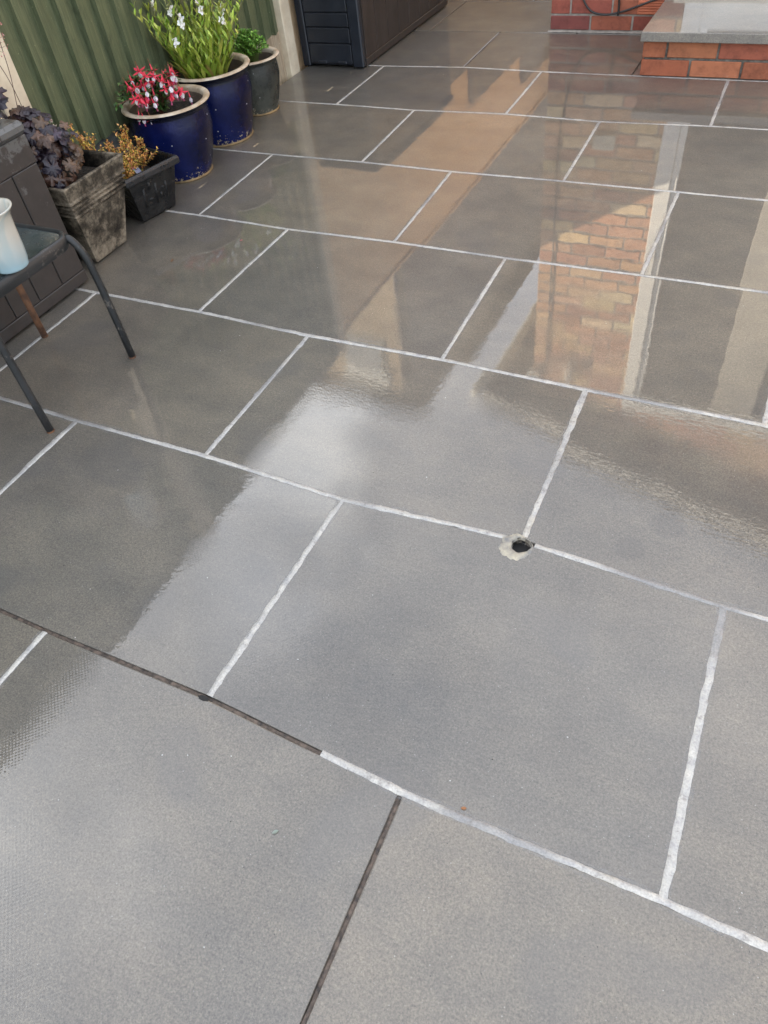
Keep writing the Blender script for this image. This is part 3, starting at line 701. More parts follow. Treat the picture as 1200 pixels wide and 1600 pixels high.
def post(y, label, w_=.088):
    b = G(); b.cbox((-1.898, -w_ / 2, -.05), (-1.803, w_ / 2, 1.96), .004)
    b.v = [(x + 1.85, yy, z) for x, yy, z in b.v]
    o = b.build('fence_post', M['post']); o.location = (-1.85, y, 0); tag(o, label, 'fence post', 'cream fence posts'); return o
post(3.414, 'cream fence post between the small dark pot and the black storage box')
post(1.565, 'cream fence post behind the brown storage bin and purple plant', .12)
post(-.415, 'cream fence post left of the picture behind the table', .1)
# lighter fence beyond the post
t = thing('tan_fence', (-1.87, 3.46, 0), 'tan timber fence beyond the black storage box', 'fence')
b = G(); y = 0
while y < 5.4:
    b.cbox((0, y, -.06), (.02, y + .148, 1.76), .002); y += .15
part(b, 'boards', M['tanfence'], t)
b = G(); b.cbox((.021, 1.15, -.05), (.06, 2.6, .80), .004); b.cbox((.021, 2.61, -.05), (.06, 4.0, 1.12), .004); b.cbox((.021, 4.01, -.05), (.06, 5.4, 1.42), .004); part(b, 'shade_panels', M['fence_shade'], t)  # added boxes standing in for shade on the fence, taller farther back
b = G(); b.box((-.06, 0, 1.3), (-.001, 5.4, 1.38)); b.box((-.06, 0, .4), (-.001, 5.4, .48)); b.box((-.03, 0, 1.763), (.035, 5.4, 1.785)); part(b, 'rail', M['tanfence'], t)

# ------------------------------------------------------------------ neighbour's house
nb = thing('neighbour_house', (-3, 6.75, 0), 'buff brick two storey house seen reflected in the wet paving', 'house')
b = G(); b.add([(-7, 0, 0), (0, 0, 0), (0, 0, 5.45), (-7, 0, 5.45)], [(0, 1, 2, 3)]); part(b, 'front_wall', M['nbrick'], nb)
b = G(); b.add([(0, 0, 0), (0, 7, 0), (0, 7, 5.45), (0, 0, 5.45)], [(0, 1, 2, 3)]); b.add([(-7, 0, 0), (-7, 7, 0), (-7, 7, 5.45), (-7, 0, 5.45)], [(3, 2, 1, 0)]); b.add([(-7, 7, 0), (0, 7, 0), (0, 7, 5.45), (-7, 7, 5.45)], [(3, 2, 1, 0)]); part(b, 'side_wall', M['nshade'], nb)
b = G(); e = .22
b.add([(-7 - e, -e, 5.46), (e, -e, 5.46), (e, 7 + e, 5.46), (-7 - e, 7 + e, 5.46), (-5, 2.5, 7.2), (-2, 2.5, 7.2), (-2, 4.5, 7.2), (-5, 4.5, 7.2)], [(3, 2, 1, 0), (0, 1, 5, 4), (1, 2, 6, 5), (2, 3, 7, 6), (3, 0, 4, 7), (4, 5, 6, 7)])
part(b, 'roof', M['tiles'], nb)
b = G(); b.cbox((-1.0, -.03, 3.0), (-.2, .04, 3.08), .004)
b.tube([(-.10, -.05, .1), (-.10, -.05, 5.35)], .035, 10); part(b, 'downpipe', M['wood_brown'], nb)
for (xa, xb, za, zb) in ((-1.0, -.40, 4.35, 5.0), (-3.6, -2.4, 3.7, 4.9), (-3.6, -2.2, .9, 2.2)):
    b = G(); b.cbox((xa, -.03, za), (xb, .03, zb), .004); f_ = part(b, 'window', M['beige'], nb)
    b = G(); b.cbox((xa + .03, -.036, za + .03), (xb - .03, -.0305, zb - .03), .001); part(b, 'pane', M['paleglass'], f_)
    b = G(); b.cbox((xa - .05, -.05, zb + .002), (xb + .05, .0, zb + .2), .004); part(b, 'lintel', M['white'], f_)

# ------------------------------------------------------------------ black storage box by the post
t = thing('storage_box', (-1.81, 3.515, 0), 'blue-black plastic garden storage box with wood grain side beside the cream post', 'storage box')
b = G(); W_, D_, H_ = .385, 1.185, .535
zg = [0.02, .118, .194, .262, .34, .42, .50]
b.cbox((0.005, .012, .012), (W_ - .012, .03, H_), .002)
for a, c_ in zip(zg, zg[1:]): b.cbox((.05, .0, a + .0025), (W_ - .07, .0125, c_ - .0025), .0035)
b.cbox((0, -.004, .006), (.046, .03, H_), .005); b.cbox((W_ - .066, -.004, .006), (W_, .03, H_), .006)
for x in (.10, .225): b.cbox((x, -.006, .020), (x + .055, .004, .036), .004)
part(b, 'end_panel', M['boxfront'], t)
b = G(); b.cbox((W_ - .03, .031, .008), (W_ - .004, D_, H_), .002)
for k in range(8): b.cbox((W_ - .0045, .04 + k * .143, .045), (W_ + .001, .04 + k * .143 + .139, H_ - .01), .0015)
b.cbox((W_ - .004, .031, .008), (W_ + .003, D_, .043), .002)
part(b, 'side_panel', M['boxside'], t)
b = G(); b.cbox((0, .031, .008), (.02, D_, H_), .002); b.cbox((.021, D_ - .02, .008), (W_ - .031, D_, H_), .002); part(b, 'back_panel', M['boxfront'], t)
b = G(); b.cbox((-.005, -.02, H_ + .002), (W_ + .018, D_ + .015, H_ + .045), .012); part(b, 'lid', M['boxside'], t)

# ------------------------------------------------------------------ brown storage bin at the left
t = thing('storage_bin', (-1.80, .45, 0), 'brown grey plastic storage bin behind the small table', 'storage bin')
b = G(); W_, D_, H_ = .380, .80, .518
b.cbox((0, 0, .01), (W_ - .006, D_ - .004, H_), .003)
ys = [0.004, .105, .2, .295, .39, .485, .58, .675, .70]
for k in range(7):
    y_ = .012 + k * .1125; b.cbox((W_ - .0065, y_, .052), (W_, y_ + .1085, .43), .002)
b.cbox((W_ - .0065, 0, .43 + .002), (W_ - .001, D_, H_), .002)
b.cbox((W_ - .0065, 0, .01), (W_ + .001, D_ - .002, .050), .002)
for k in range(3):
    x_ = .02 + k * .12; b.cbox((x_, D_ - .0045, .05), (x_ + .112, D_, .43), .002)
part(b, 'body', M['bin'], t)
b = G(); b.cbox((-.01, -.02, H_ + .003), (W_ + .010, D_ + .008, H_ + .042), .012); b.cbox((.02, -.0, H_ + .0425), (W_ - .03, D_ - .035, H_ + .055), .008)
part(b, 'lid', M['bin'], t)

# ------------------------------------------------------------------ side table
t = thing('side_table', (-1.14, .73, 0), 'small dark metal side table with glass top and bent legs', 'table')
TX, TY, TZ, CR = .175, .185, .415, .06
def rrect(hx, hy, r_, n=8):
    o_ = []
    for cx, cy, a0 in ((hx - r_, hy - r_, 0), (-hx + r_, hy - r_, 90), (-hx + r_, -hy + r_, 180), (hx - r_, -hy + r_, 270)):
        for k in range(n + 1): a = R(a0 + 90 * k / n); o_.append((cx + r_ * math.cos(a), cy + r_ * math.sin(a)))
    return o_
ro = rrect(TX, TY, CR); ri = rrect(TX - .014, TY - .014, CR - .012); n = len(ro)
b = G()
lv = [(rrect(TX - .002, TY - .002, CR), TZ - .036), (ro, TZ - .033), (rrect(TX + .003, TY + .003, CR), TZ - .012), (ro, TZ - .002), (rrect(TX - .004, TY - .004, CR), TZ + .002), (rrect(TX - .010, TY - .010, CR - .008), TZ + .001), (ri, TZ - .004), (ri, TZ - .034)]
vs = [(x, y, z) for pts, z in lv for x, y in pts]
b.add(vs, [(j * n + k, j * n + (k + 1) % n, (j + 1) * n + (k + 1) % n, (j + 1) * n + k) for j in range(len(lv) - 1) for k in range(n)])
part(b, 'rim', M['tablemetal'], t, smooth=True)
b = G(); b.add([(x, y, TZ - .0045) for x, y in ri], [tuple(range(n))]); b.add([(x, y, TZ - .010) for x, y in ri], [tuple(range(n - 1, -1, -1))]); part(b, 'glass_top', M['tableglass'], t)
for sx in (1, -1):
    for sy in (1, -1):
        fx, fy = (.203 if sx > 0 else -.182), (.180 if sy > 0 else -.195)
        cx, cy = sx * (TX - .020), sy * (TY - .020)
        b = G(); pts = [(fx, fy, .001), (fx * .995, fy * .998, .12), (fx * .985, fy * .99, .24), (fx * .97, fy * .985, .30)]
        e_ = Vector(pts[-1]); f_ = Vector((cx, cy, TZ - .012))
        for k in range(1, 8):
            a = k / 7 * math.pi / 2; pts.append((e_.x + (f_.x - e_.x) * (1 - math.cos(a)), e_.y + (f_.y - e_.y) * (1 - math.cos(a)), e_.z + (f_.z - e_.z) * math.sin(a)))
        b.tube(pts, .0112, 14)
        o = part(b, 'leg', M['rust'] if sx < 0 and sy > 0 else M['tablemetal'], t, smooth=True)
        if sx < 0 and sy > 0: tag(o, 'rusty brown leg')
        b = G(); b.tube([(fx, fy, .0008), (fx, fy, .006)], .0116, 14); part(b, 'foot', M['rust'], o)

def small_pot(loc):
    loc = (loc[0] + .006, loc[1] + .008, loc[2]); t = thing('small_pot', loc, 'small cream and pale blue glazed pot standing on the table', 'plant pot')
    b = G(); b.lathe([(.0, 0), (.040, 0), (.0435, .004), (.0430, .010), (.0465, .020), (.049, .05), (.0515, .10), (.055, .132), (.0635, .146), (.0675, .150), (.0675, .153), (.060, .1515), (.0525, .138), (.048, .10)], 48)
    part(b, 'body', M['potcream'], t, smooth=True)
    b = G(); b.disc(.0500, .120, 24, rough=.006); part(b, 'soil', M['soil'], t)
    b = G()
    for k in range(6):
        a = random.uniform(0, 6.28); b.leaf((math.cos(a) * .015, math.sin(a) * .015, .12), (math.cos(a), math.sin(a), .3), (0, 0, 1), .03, .012, (.42, .38, .30))
    part(b, 'dry_leaves', M['leaf'], t)
small_pot((-.993, .700, TZ + .0025))

# ------------------------------------------------------------------ round glazed pots
def round_pot(loc, h, rr, rb, mat, label, rz=0, wide=1.0, lip=1):
    t = thing('plant_pot', loc, label, 'plant pot', None, rz)
    b = G(); rn = rr - .017
    b.lathe([(0, .001), (rb * .94, .001), (rb, .003), (rb * 1.01, .012), (rb + (rn - rb) * .38, h * .20), (rb + (rn - rb) * .78 , h * .45), (rn * 1.01, h * .64), (rn * 1.0, h * .78), (rn * .975, h * .88), (rn * .975, h * .925), (rr - .007, h * .945), (rr - .0015, h * .958), (rr, h * .975)], 72, wob=.012)
    part(b, 'body', mat, t, smooth=True)
    b = G(); b.lathe([(rr, h * .975), (rr - .002, h * .990), (rr - .006, h), (rr - .022, h - .0015), (rr - .028, h - .007), (rr - .030, h - .02)], 72, wob=.012)
    part(b, 'rim', M['rimblue'], t, smooth=True)
    b = G(); b.lathe([(rr - .030, h - .02), (rr - .032, h - .045), (rr - .034, h - .085)], 72, wob=.012); part(b, 'inside', M['clayin'], t, smooth=True)
    b = G(); b.disc(rr - .03, h - .06, 40, rough=.006); part(b, 'soil', M['soil'], t)
    b = G(); b.lathe([(rb * .90, .0005), (rb + .004, .0005), (rb + .006, .004), (rb + .001, .009)], 60, wob=.02); part(b, 'foot', M['clayfoot'], t, smooth=True)
    return t
round_pot((-1.641, 2.151, 0), .300, .189, .118, M['blue'], 'cobalt blue glazed pot holding the red and white fuchsia')
round_pot((-1.690, 2.545, 0), .306, .189, .130, M['blue'], 'cobalt blue glazed pot holding tall white flowered stems')
round_pot((-1.700, 2.885, 0), .248, .142, .088, M['darkglaze'], 'small dark grey olive glazed pot beside the cream fence post')

# ------------------------------------------------------------------ square planters
def ring(g_, sizes, col=(1, 1, 1)):
    """square loft: list of (hx, hy, z)"""
    vs = []
    for hx, hy, z in sizes: vs += [(-hx, -hy, z), (hx, -hy, z), (hx, hy, z), (-hx, hy, z)]
    g_.add(vs, [(j * 4 + k, j * 4 + (k + 1) % 4, j * 4 + 4 + (k + 1) % 4, j * 4 + 4 + k) for j in range(len(sizes) - 1) for k in range(4)], col)
t = thing('square_planter', (-1.565, 1.447, 0), 'tall tapered square planter with scuffed silvery face holding purple leaves', 'planter')
H_ = .318; hb, ht_ = .088, .158
def hs(z): return hb + (ht_ - hb) * z / H_
S = [(.0, .0, 0.004), (hb - .004, hb - .004, .004), (hb, hb, .008)]
z_ = .198; S.append((hs(z_), hs(z_), z_))
for k in range(4):
    S += [(hs(z_) - .004, hs(z_) - .004, z_ + .002), (hs(z_) - .004, hs(z_) - .004, z_ + .006), (hs(z_ + .015) + .0035, hs(z_ + .015) + .0035, z_ + .009), (hs(z_ + .015) + .0035, hs(z_ + .015) + .0035, z_ + .0145)]; z_ += .0165
S += [(hs(.268), hs(.268), .268), (hs(.305), hs(.305), .305), (ht_, ht_, H_ - .003), (ht_ - .002, ht_ - .002, H_), (ht_ - .014, ht_ - .014, H_), (ht_ - .018, ht_ - .018, H_ - .006), (ht_ - .03, ht_ - .03, H_ - .07)]
b = G(); ring(b, S); o = part(b, 'body', M['planter'], t, bevel=.0015)
b = G(); b.box((-ht_ + .03, -ht_ + .03, H_ - .055), (ht_ - .03, ht_ - .03, H_ - .05)); part(b, 'soil', M['soil'], t)

t = thing('square_trough', (-1.572, 1.785, 0), 'black moulded square plastic pot holding the orange dwarf conifer', 'planter', rz=R(-13))
H_ = .200; b = G()
ring(b, [(0, 0, .004), (.082, .082, .004), (.086, .086, .01), (.118, .118, .168)])
part(b, 'body', M['blackrough'], t, bevel=.002)
b = G(); ring(b, [(.118, .118, .166), (.131, .131, .168), (.135, .135, .174), (.135, .135, .190), (.130, .130, H_), (.120, .120, H_), (.116, .116, .192), (.105, .105, .10)]); part(b, 'rim', M['black'], t, bevel=.003)
b = G()   # moulded relief on the faces
for s_ in (1, -1):
    for (u, z, w_, h_) in ((-.06, .055, .012, .08), (-.035, .075, .030, .010), (-.03, .12, .012, .03), (.0, .05, .012, .085), (.03, .10, .028, .010), (.05, .055, .011, .07), (.022, .06, .012, .03)):
        a0 = .086 + .032 * (z - .01) / .158; a1 = .086 + .032 * (z + h_ - .01) / .158
        q0, q1 = a0 + .0035, a1 + .0035
        if s_ > 0: b.add([(a0 - .002, u, z), (a0 - .002, u + w_, z), (a1 - .002, u + w_, z + h_), (a1 - .002, u, z + h_), (q0, u + .002, z + .002), (q0, u + w_ - .002, z + .002), (q1, u + w_ - .002, z + h_ - .002), (q1, u + .002, z + h_ - .002)], [(4, 5, 6, 7), (0, 1, 5, 4), (1, 2, 6, 5), (2, 3, 7, 6), (3, 0, 4, 7)])
part(b, 'relief', M['blackrough'], t, smooth=True)
b = G(); b.box((-.108, -.108, .125), (.108, .108, .13)); part(b, 'soil', M['soil'], t)

# ------------------------------------------------------------------ plants
def frame_rand(el0, el1):
    a = random.uniform(0, 2 * math.pi); e_ = random.uniform(el0, el1); return Vector((math.cos(a) * math.cos(e_), math.sin(a) * math.cos(e_), math.sin(e_)))
# purple heuchera
random.seed(8)
t = thing('heuchera', (-1.60, 1.415, .265), 'dark purple ruffled leaf plant with thin pink flower stems in the tall square planter', 'plant')
b = G(); st = G()
def ruffled(g_, p, nrm, heading, r_, col):
    nrm = Vector(nrm).normalized(); h_ = Vector(heading); h_ = (h_ - nrm * h_.dot(nrm)).normalized(); s_ = nrm.cross(h_)
    N = 40; ctr = Vector(p); ph = random.uniform(0, 6)
    vs = [ctr]; rr_ = []
    for j, q in enumerate((.45, .8, 1.0)):
        for k in range(N):
            a = 2 * math.pi * k / N
            lob = 1 - (.28 * q) * abs(math.sin(2.5 * a)) ** 3 * (1) + .05 * q * math.sin(15 * a + ph)
            notch = .45 if abs(a - math.pi) < .2 else 1
            rad = r_ * q * lob * (notch if q > .5 else (notch + 1) / 2)
            lift = r_ * q * q * (.13 * math.sin(5 * a + ph) + .07 * math.sin(11 * a + ph * 2)) - r_ * .25 * q * q
            vs.append(ctr + h_ * rad * math.cos(a) + s_ * rad * math.sin(a) + nrm * lift)
    fs = [(0, 1 + k, 1 + (k + 1) % N) for k in range(N)]
    for j in range(2):
        for k in range(N): fs.append((1 + j * N + k, 1 + (j + 1) * N + k, 1 + (j + 1) * N + (k + 1) % N, 1 + j * N + (k + 1) % N))
    g_.add(vs, fs, col)
cols = [(.026, .015, .023), (.040, .018, .022), (.020, .014, .025), (.080, .040, .026), (.125, .070, .044), (.028, .018, .030), (.045, .030, .048)]
for i in range(150):
    d = frame_rand(R(5), R(85)); q = random.uniform(.55, 1.0)
    px = d.x * .155 * q; py = d.y * .15 * q; pz = .05 + d.z * .225 * q - .03 * max(0, d.x)
    p = Vector((px + .02, py, pz))
    r_ = random.uniform(.019, .035)
    low = d.z < .55 and d.x > -.2
    col = jit(random.choice(cols[3:5] if (low and random.random() < .5) else cols), .2)
    ruffled(b, p, d + Vector((.35, -.15, .35)) + Vector([random.uniform(-.35, .35) for _ in range(3)]), Vector((d.x, d.y, -.3)), r_, col)
    st.tube([(px * .1, py * .1, -.005), (px * .5, py * .5, pz * .7), p - d * .002], .0014, 5, (.12, .04, .04), cap=False)
for i in range(34):    # taller back leaves leaning towards the post
    a = random.uniform(0, 1); p = Vector((-.05 + random.uniform(-.05, .05), -.10 + random.uniform(-.06, .08), .16 + a * .165))
    ruffled(b, p, Vector((random.uniform(-.2, .9), random.uniform(-.7, .5), random.uniform(.2, .9))), Vector((0, -.5, .3)), random.uniform(.022, .036), jit(random.choice(cols), .2))
part(b, 'foliage', M['darkleaf'], t, smooth=True); part(st, 'leaf_stems', M['stem'], t)
def stalk(pts, n, spread, z0f, szz=.0032, cc=None):
    s2 = G(); pts = [Vector(p) for p in pts]; c_ = cab(pts); s2.tube(c_, [.0013] * len(c_), 5, (.10, .05, .035))
    fl = G()
    for i in range(n):
        f = z0f + (1 - z0f) * (i / n) ** .9; q = c_[min(len(c_) - 1, int(f * (len(c_) - 1)))]
        d = frame_rand(R(-10), R(40)); ln = spread * random.uniform(.4, 1) * (1.15 - f * .5)
        tip = q + d * ln; s2.tube([q, q + d * ln * .5 + Vector((0, 0, .002)), tip], .0006, 4, (.13, .05, .04), cap=False)
        for _ in range(random.randint(2, 4)):
            c2 = tip + Vector([random.uniform(-.006, .006) for _ in range(3)])
            for k in range(3):
                dd = frame_rand(R(-60), R(80)); fl.leaf(c2, dd, (0, 0, 1) if abs(dd.z) < .9 else (1, 0, 0), szz * 1.7, szz * 1.1, jit(cc or random.choice([(.62, .24, .22), (.72, .42, .38), (.50, .15, .16)]), .1), seg=2)
    a_ = part(s2, 'flower_stem', M['stem'], t, smooth=True); part(fl, 'blossom', M['petal'], a_)
def hloc(x, y, z): return (x + 1.60, y - 1.415, z - .265)
stalk([hloc(-1.66, 1.46, .33), hloc(-1.70, 1.50, .48), hloc(-1.74, 1.52, .60), hloc(-1.76, 1.49, .71), hloc(-1.77, 1.46, .80)], 15, .042, .66)
stalk([hloc(-1.66, 1.42, .34), hloc(-1.70, 1.47, .46), hloc(-1.73, 1.53, .58), hloc(-1.75, 1.56, .66), hloc(-1.75, 1.57, .73)], 12, .040, .70)
stalk([hloc(-1.62, 1.50, .33), hloc(-1.63, 1.53, .40), hloc(-1.64, 1.55, .455)], 7, .016, .55, .003, (.80, .62, .52))

# orange conifer
random.seed(14)
t = thing('dwarf_conifer', (-1.595, 1.755, .13), 'small orange and gold dwarf conifer in the black square pot', 'plant')
b = G(); st = G()
def twig(p, d, ln, dep):
    p = Vector(p); d = Vector(d).normalized(); q = p + d * ln
    st.tube([p, q], [.0016, .0010], 5, (.22, .11, .05), cap=False)
    n = int(ln / .0035)
    for i in range(n):
        c = p.lerp(q, i / n); dd = (d + frame_rand(-1.2, 1.2) * 1.2).normalized()
        col = jit(random.choice([(.70, .33, .07), (.62, .25, .06), (.66, .46, .08), (.44, .36, .06), (.72, .40, .14)]), .15)
        b.leaf(c, dd, (0, 0, 1) if abs(dd.z) < .9 else (1, 0, 0),   .011, .007, col, seg=2)
    if dep:
        for _ in range(4):
            f = random.uniform(.3, 1); twig(p.lerp(q, f), d + frame_rand(R(-20), R(60)) * .9, ln * random.uniform(.4, .65), dep - 1)
for i in range(13):
    a = i / 13 * 6.28 + random.uniform(-.3, .3)
    twig((math.cos(a) * .012, math.sin(a) * .012, 0), (math.cos(a) * .7, math.sin(a) * .7, random.uniform(.5, 1.3)), random.uniform(.075, .105), 2)
twig((-.02, -.05, 0), (-.35, -.35, 1), .14, 2); twig((-.04, -.02, 0), (-.5, -.1, 1), .14, 2); twig((.0, .03, .0), (.15, .3, 1), .14, 2); twig((.03, -.02, .0), (.5, -.5, .6), .09, 2); twig((-.05, -.06, 0), (-.5, -.5, 1), .12, 2); twig((-.06, -.02, 0), (-.4, -.2, 1.2), .15, 2); twig((.03, .05, .0), (.4, .5, 1), .11, 2)
part(b, 'foliage', M['leaf'], t); part(st, 'twigs', M['stem'], t)
t = thing('plant_label', (-1.545, 1.80, .130), 'white and red printed plant label in the black square pot', 'label', rz=R(25))
b = G(); b.box((-.0008, -.022, .0), (.0008, .022, .095), (.72, .74, .80)); b.box((.0009, -.021, .06), (.0014, .021, .092), (.5, .10, .12)); b.box((.0009, -.018, .02), (.0014, .016, .05), (.45, .50, .75)); part(b, 'card', M['label'], t)
t.rotation_euler = (R(12), R(-22), R(25))

# fuchsia
random.seed(31)
t = thing('fuchsia', (-1.66, 2.135, .245), 'fuchsia with hanging red and white flowers in the nearer blue pot', 'plant')
b = G(); st = G()
tips = []
for i in range(80):
    d = frame_rand(R(8), R(80)); q = random.uniform(.6, 1)
    end = Vector((d.x * .150 * q - .01, d.y * .145 * q - .015, .055 + d.z * .115 * q + .012)); 
    if random.random() < .25: end += Vector((-.01, -.035, -.01))
    mid = end * .5 + Vector((0, 0, .045)); mid.z = max(mid.z, .04)
    pl = cab([(0, 0, 0), mid, end]); st.tube(pl, .0013, 5, (.22, .07, .05), cap=False); tips.append(end)
    for p in pl[2:]:
        for _ in range(3):
            dd = frame_rand(R(-25), R(45)); col = jit(random.choice([(.045, .11, .025), (.07, .15, .03), (.03, .075, .02), (.10, .17, .05)]), .2)
            b.leaf(p, dd, (0, 0, 1), random.uniform(.016, .028), random.uniform(.009, .013), col, seg=3)
part(b, 'foliage', M['leaf'], t); part(st, 'branches', M['stem'], t)
def fuchsia_flower(p, s_=1.0, openf=1):
    f = G(); red = jit((.68, .035, .075), .12); wht = (.82, .78, .80)
    f.tube([(0, 0, .016), (0, 0, .004), (0, 0, 0)], [.0012, .0026, .0036], 8, red)
    f.tube([(0, 0, .03), (0, 0, .016)], .0007, 5, (.3, .12, .06), cap=False)
    for k in range(4):
        a = k * math.pi / 2 + .3; f.leaf((0, 0, .001), (math.cos(a), math.sin(a), -.35 if openf else -1.6), (0, 0, 1), .022, .0085, red, bend=-.35, fold=.1)
    for k in range(5):
        a = k * 2 * math.pi / 5; f.leaf((math.cos(a) * .001, math.sin(a) * .001, -.001), (math.cos(a) * .38, math.sin(a) * .38, -1), (math.cos(a), math.sin(a), 0), .017, .0135, wht if openf else red, bend=.12, fold=-.4)
    for k in range(4):
        a = k * 1.6; f.tube([(0, 0, -.008), (math.cos(a) * .002, math.sin(a) * .002, -.028)], .0005, 4, (.7, .12, .3), cap=False)
    f.v = [tuple(Vector(v) * s_) for v in f.v]
    o = part(f, 'flower', M['petal'], t, smooth=True); o.location = p; o.rotation_euler = (random.uniform(-.35, .35), random.uniform(-.35, .35), random.uniform(0, 6)); return o
random.shuffle(tips)
for i, p in enumerate(sorted(tips, key=lambda q: -(q.x * .8 - q.y * .55 + random.uniform(-.04, .04)))[:34]):
    fuchsia_flower(p + Vector((.012, -.006, .004)), random.uniform(1.1, 1.45), i % 4 != 3)
for p in ((.035, -.155, .045), (.06, -.14, .035), (.01, -.15, .05), (.085, .10, .04)): fuchsia_flower(Vector(p), 1.15)

# tall gaura
random.seed(12)
t = thing('gaura', (-1.705, 2.535, .250), 'tall lime green plant with upright leafy stems and white flowers in the farther blue pot', 'plant')
b = G(); st = G(); heads = []
for i in range(84):
    a = random.uniform(0, 6.28); r_ = random.uniform(0, .095) ; base = Vector((math.cos(a) * r_, math.sin(a) * r_, 0))
    h_ = random.uniform(.16, .34) if i > 16 else random.uniform(.34, .50)
    lean = Vector((math.cos(a), math.sin(a), 0)) * random.uniform(.05, .30) * h_ / .3 * .75 + Vector((random.uniform(-.02, .02), random.uniform(-.02, .02), 0))
    pts = cab([base, base + lean * .35 + Vector((0, 0, h_ * .45)), base + lean + Vector((0, 0, h_))])
    st.tube(pts, [.0017 - .0009 * k / len(pts) for k in range(len(pts))], 5, jit((.20, .20, .06), .2), cap=False)
    n = int(h_ / .014)
    for k in range(n):
        f = k / n; p = pts[int(f * (len(pts) - 1))]; an = k * 2.4 + i
        up = 1.7 + f * 1.0; ln = (.105 * (1 - f) ** 1.2 + .024) * random.uniform(.7, 1.15); wdt = ln * .15 + .006
        col = jit(random.choice([(.32, .44, .05), (.42, .54, .08), (.22, .35, .04), (.50, .55, .10)]), .18)
        if f < .15 and random.random() < .3: col = jit((.35, .28, .08), .2)
        b.leaf(p, (math.cos(an), math.sin(an), up), (math.cos(an + 3.1), math.sin(an + 3.1), .6), ln, wdt, col, bend=random.uniform(.0, .3), seg=4)
    if h_ > .34: heads.append(pts[-1])
part(b, 'foliage', M['leaf'], t); part(st, 'stems', M['stem'], t)
def gaura_flower(p):
    f = G()
    for k in range(4):
        a = math.pi * .25 + k * .8 * math.pi / 2 + random.uniform(-.15, .15); d = Vector((.35, math.cos(a), math.sin(a)))
        f.leaf((0, 0, 0), d, (1, 0, 0), random.uniform(.015, .019), .013, (.86, .86, .84), bend=random.uniform(-.2, .2), seg=3)
    for k in range(5): f.tube([(0, 0, 0), (.010, random.uniform(-.008, .008), random.uniform(-.014, .004))], .0005, 4, (.7, .68, .5), cap=False)
    o = part(f, 'flower', M['petal'], t); o.location = p; o.rotation_euler = (random.uniform(-.6, .6), random.uniform(-.4, .4), random.uniform(-.9, .4))
def gl(x, y, z): return Vector((x + 1.705, y - 2.535, z - .25))
FL = [gl(-1.72, 2.42, .545), gl(-1.75, 2.46, .60), gl(-1.70, 2.38, .44), gl(-1.73, 2.49, .50), gl(-1.58, 2.58, .47), gl(-1.60, 2.62, .50), gl(-1.66, 2.53, .56), gl(-1.74, 2.55, .60), gl(-1.80, 2.45, .60), gl(-1.78, 2.40, .57), gl(-1.69, 2.44, .49), gl(-1.62, 2.50, .53)]
ss = G()
for p in FL:
    gaura_flower(p); gaura_flower(p + Vector((random.uniform(-.008, .008), random.uniform(-.01, .01), random.uniform(.008, .016))))
    bs = Vector((random.uniform(-.03, .03), random.uniform(-.03, .03), 0)); pts = cab([bs, bs.lerp(p, .5) + Vector((.0, .0, .02)), p, p + Vector((-.01, -.005, .05))])
    ss.tube(pts, .0012, 5, (.22, .26, .08), cap=False)
    for k in range(6): q = pts[-1 - k % 7]; ss.tube([q, q + frame_rand(.3, 1.3) * .012], [.0016, .0004], 5, (.45, .45, .18))
part(ss, 'flower_stems', M['stem'], t)

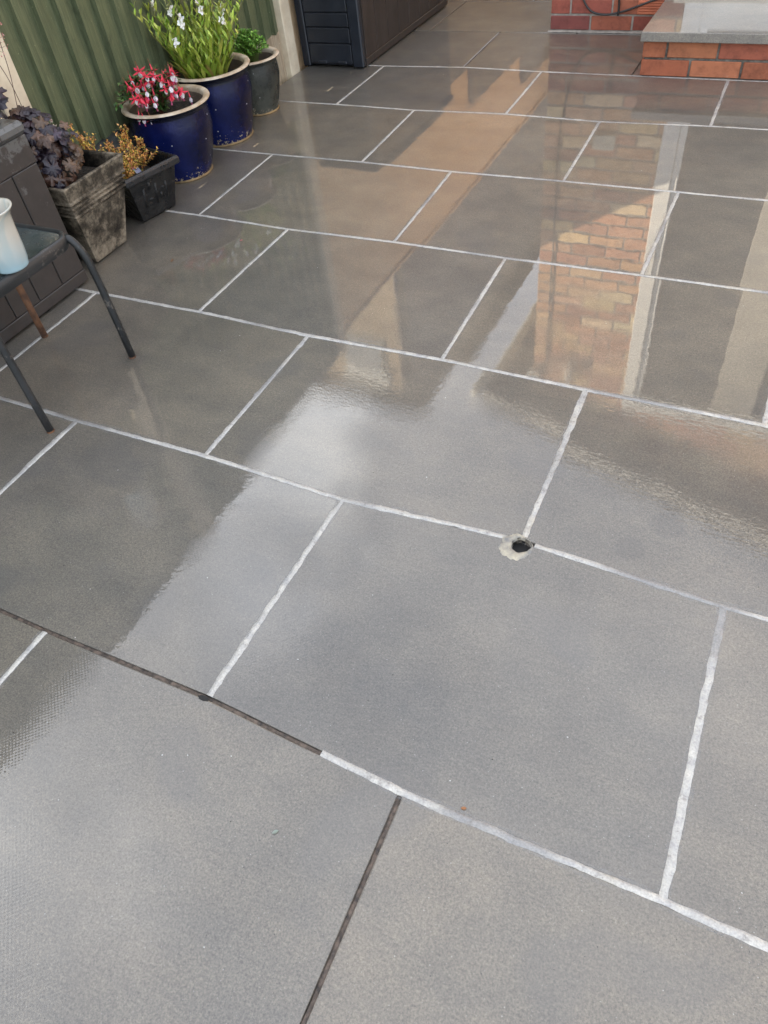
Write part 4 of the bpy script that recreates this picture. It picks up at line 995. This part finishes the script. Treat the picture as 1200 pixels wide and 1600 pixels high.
# small leafy mound
random.seed(4)
t = thing('leafy_herb', (-1.712, 2.895, .195), 'small mound of bright green oval leaves in the small dark pot', 'plant')
b = G(); st = G()
for i in range(150):
    d = frame_rand(R(10), R(88)); q = random.uniform(.7, 1); e_ = Vector((d.x * .108 * q, d.y * .108 * q, .050 + d.z * .105 * q))
    pts = cab([(e_.x * .3, e_.y * .3, 0), e_ * .6 + Vector((0, 0, .015)), e_]); st.tube(pts, .001, 4, (.12, .18, .04), cap=False)
    for p in pts[5:] + [pts[-1]] * 4:
        dd = (frame_rand(R(-10), R(60)) + d * .6); col = jit(random.choice([(.13, .30, .035), (.19, .40, .05), (.09, .22, .03), (.26, .48, .09)]), .2)
        b.leaf(p, dd, (0, 0, 1) if abs(dd.normalized().z) < .9 else (1, 0, 0), random.uniform(.010, .017), random.uniform(.008, .012), col, seg=3, fold=.3)
part(b, 'foliage', M['leaf'], t); part(st, 'stems', M['stem'], t)

# ------------------------------------------------------------------ litter on the paving
random.seed(77)
b = G()
def fleck(x, y, s_, col, flat=.4):
    n = random.randint(5, 8); ph = random.uniform(0, 6); vs = [(x, y, s_ * flat + .0005)]
    for k in range(n):
        a = ph + 2 * math.pi * k / n; q = s_ * random.uniform(.6, 1.2); vs.append((x + math.cos(a) * q, y + math.sin(a) * q * .8, .0004))
    b.add(vs, [(0, 1 + k, 1 + (k + 1) % n) for k in range(n)], col)
for i in range(520):
    x, y = random.uniform(-1.4, 1.1), random.uniform(-.6, 3.5)
    col = random.choice([(.02, .018, .015), (.03, .025, .02), (.02, .018, .015), (.25, .24, .22), (.5, .5, .48)])
    fleck(x, y, random.choice([.0008, .001, .0013, .0018]), col)
tag(b.build('grit', M['debris']), 'scattered dark and pale grit on the wet paving', 'grit', kind='stuff')
def bit(x, y, s_, col, label, name='fallen_leaf'):
    global b
    g_ = G(); a = random.uniform(0, 6.28); g_.leaf((0, 0, .0012), (math.cos(a), math.sin(a), .03), (0, 0, 1), s_, s_ * .55, col, bend=.05, seg=4, fold=.15)
    o = g_.build(name, M['debris']); o.location = (x, y, .0006); tag(o, label, 'leaf', 'small fallen leaves on the paving')
bit(-1.20, 1.47, .022, (.16, .09, .05), 'small brown leaf on the slab in front of the square planter')
bit(.555, -.05 + .06, .010, (.30, .13, .05), 'tiny orange leaf just above the long pale joint near the camera')
bit(.262, -.165, .012, (.22, .26, .22), 'tiny grey green leaf on the large slab in the lower left')
bit(-1.02, 1.66, .012, (.6, .18, .20), 'fallen pink petal on the slab beside the planters', 'fallen_petal')
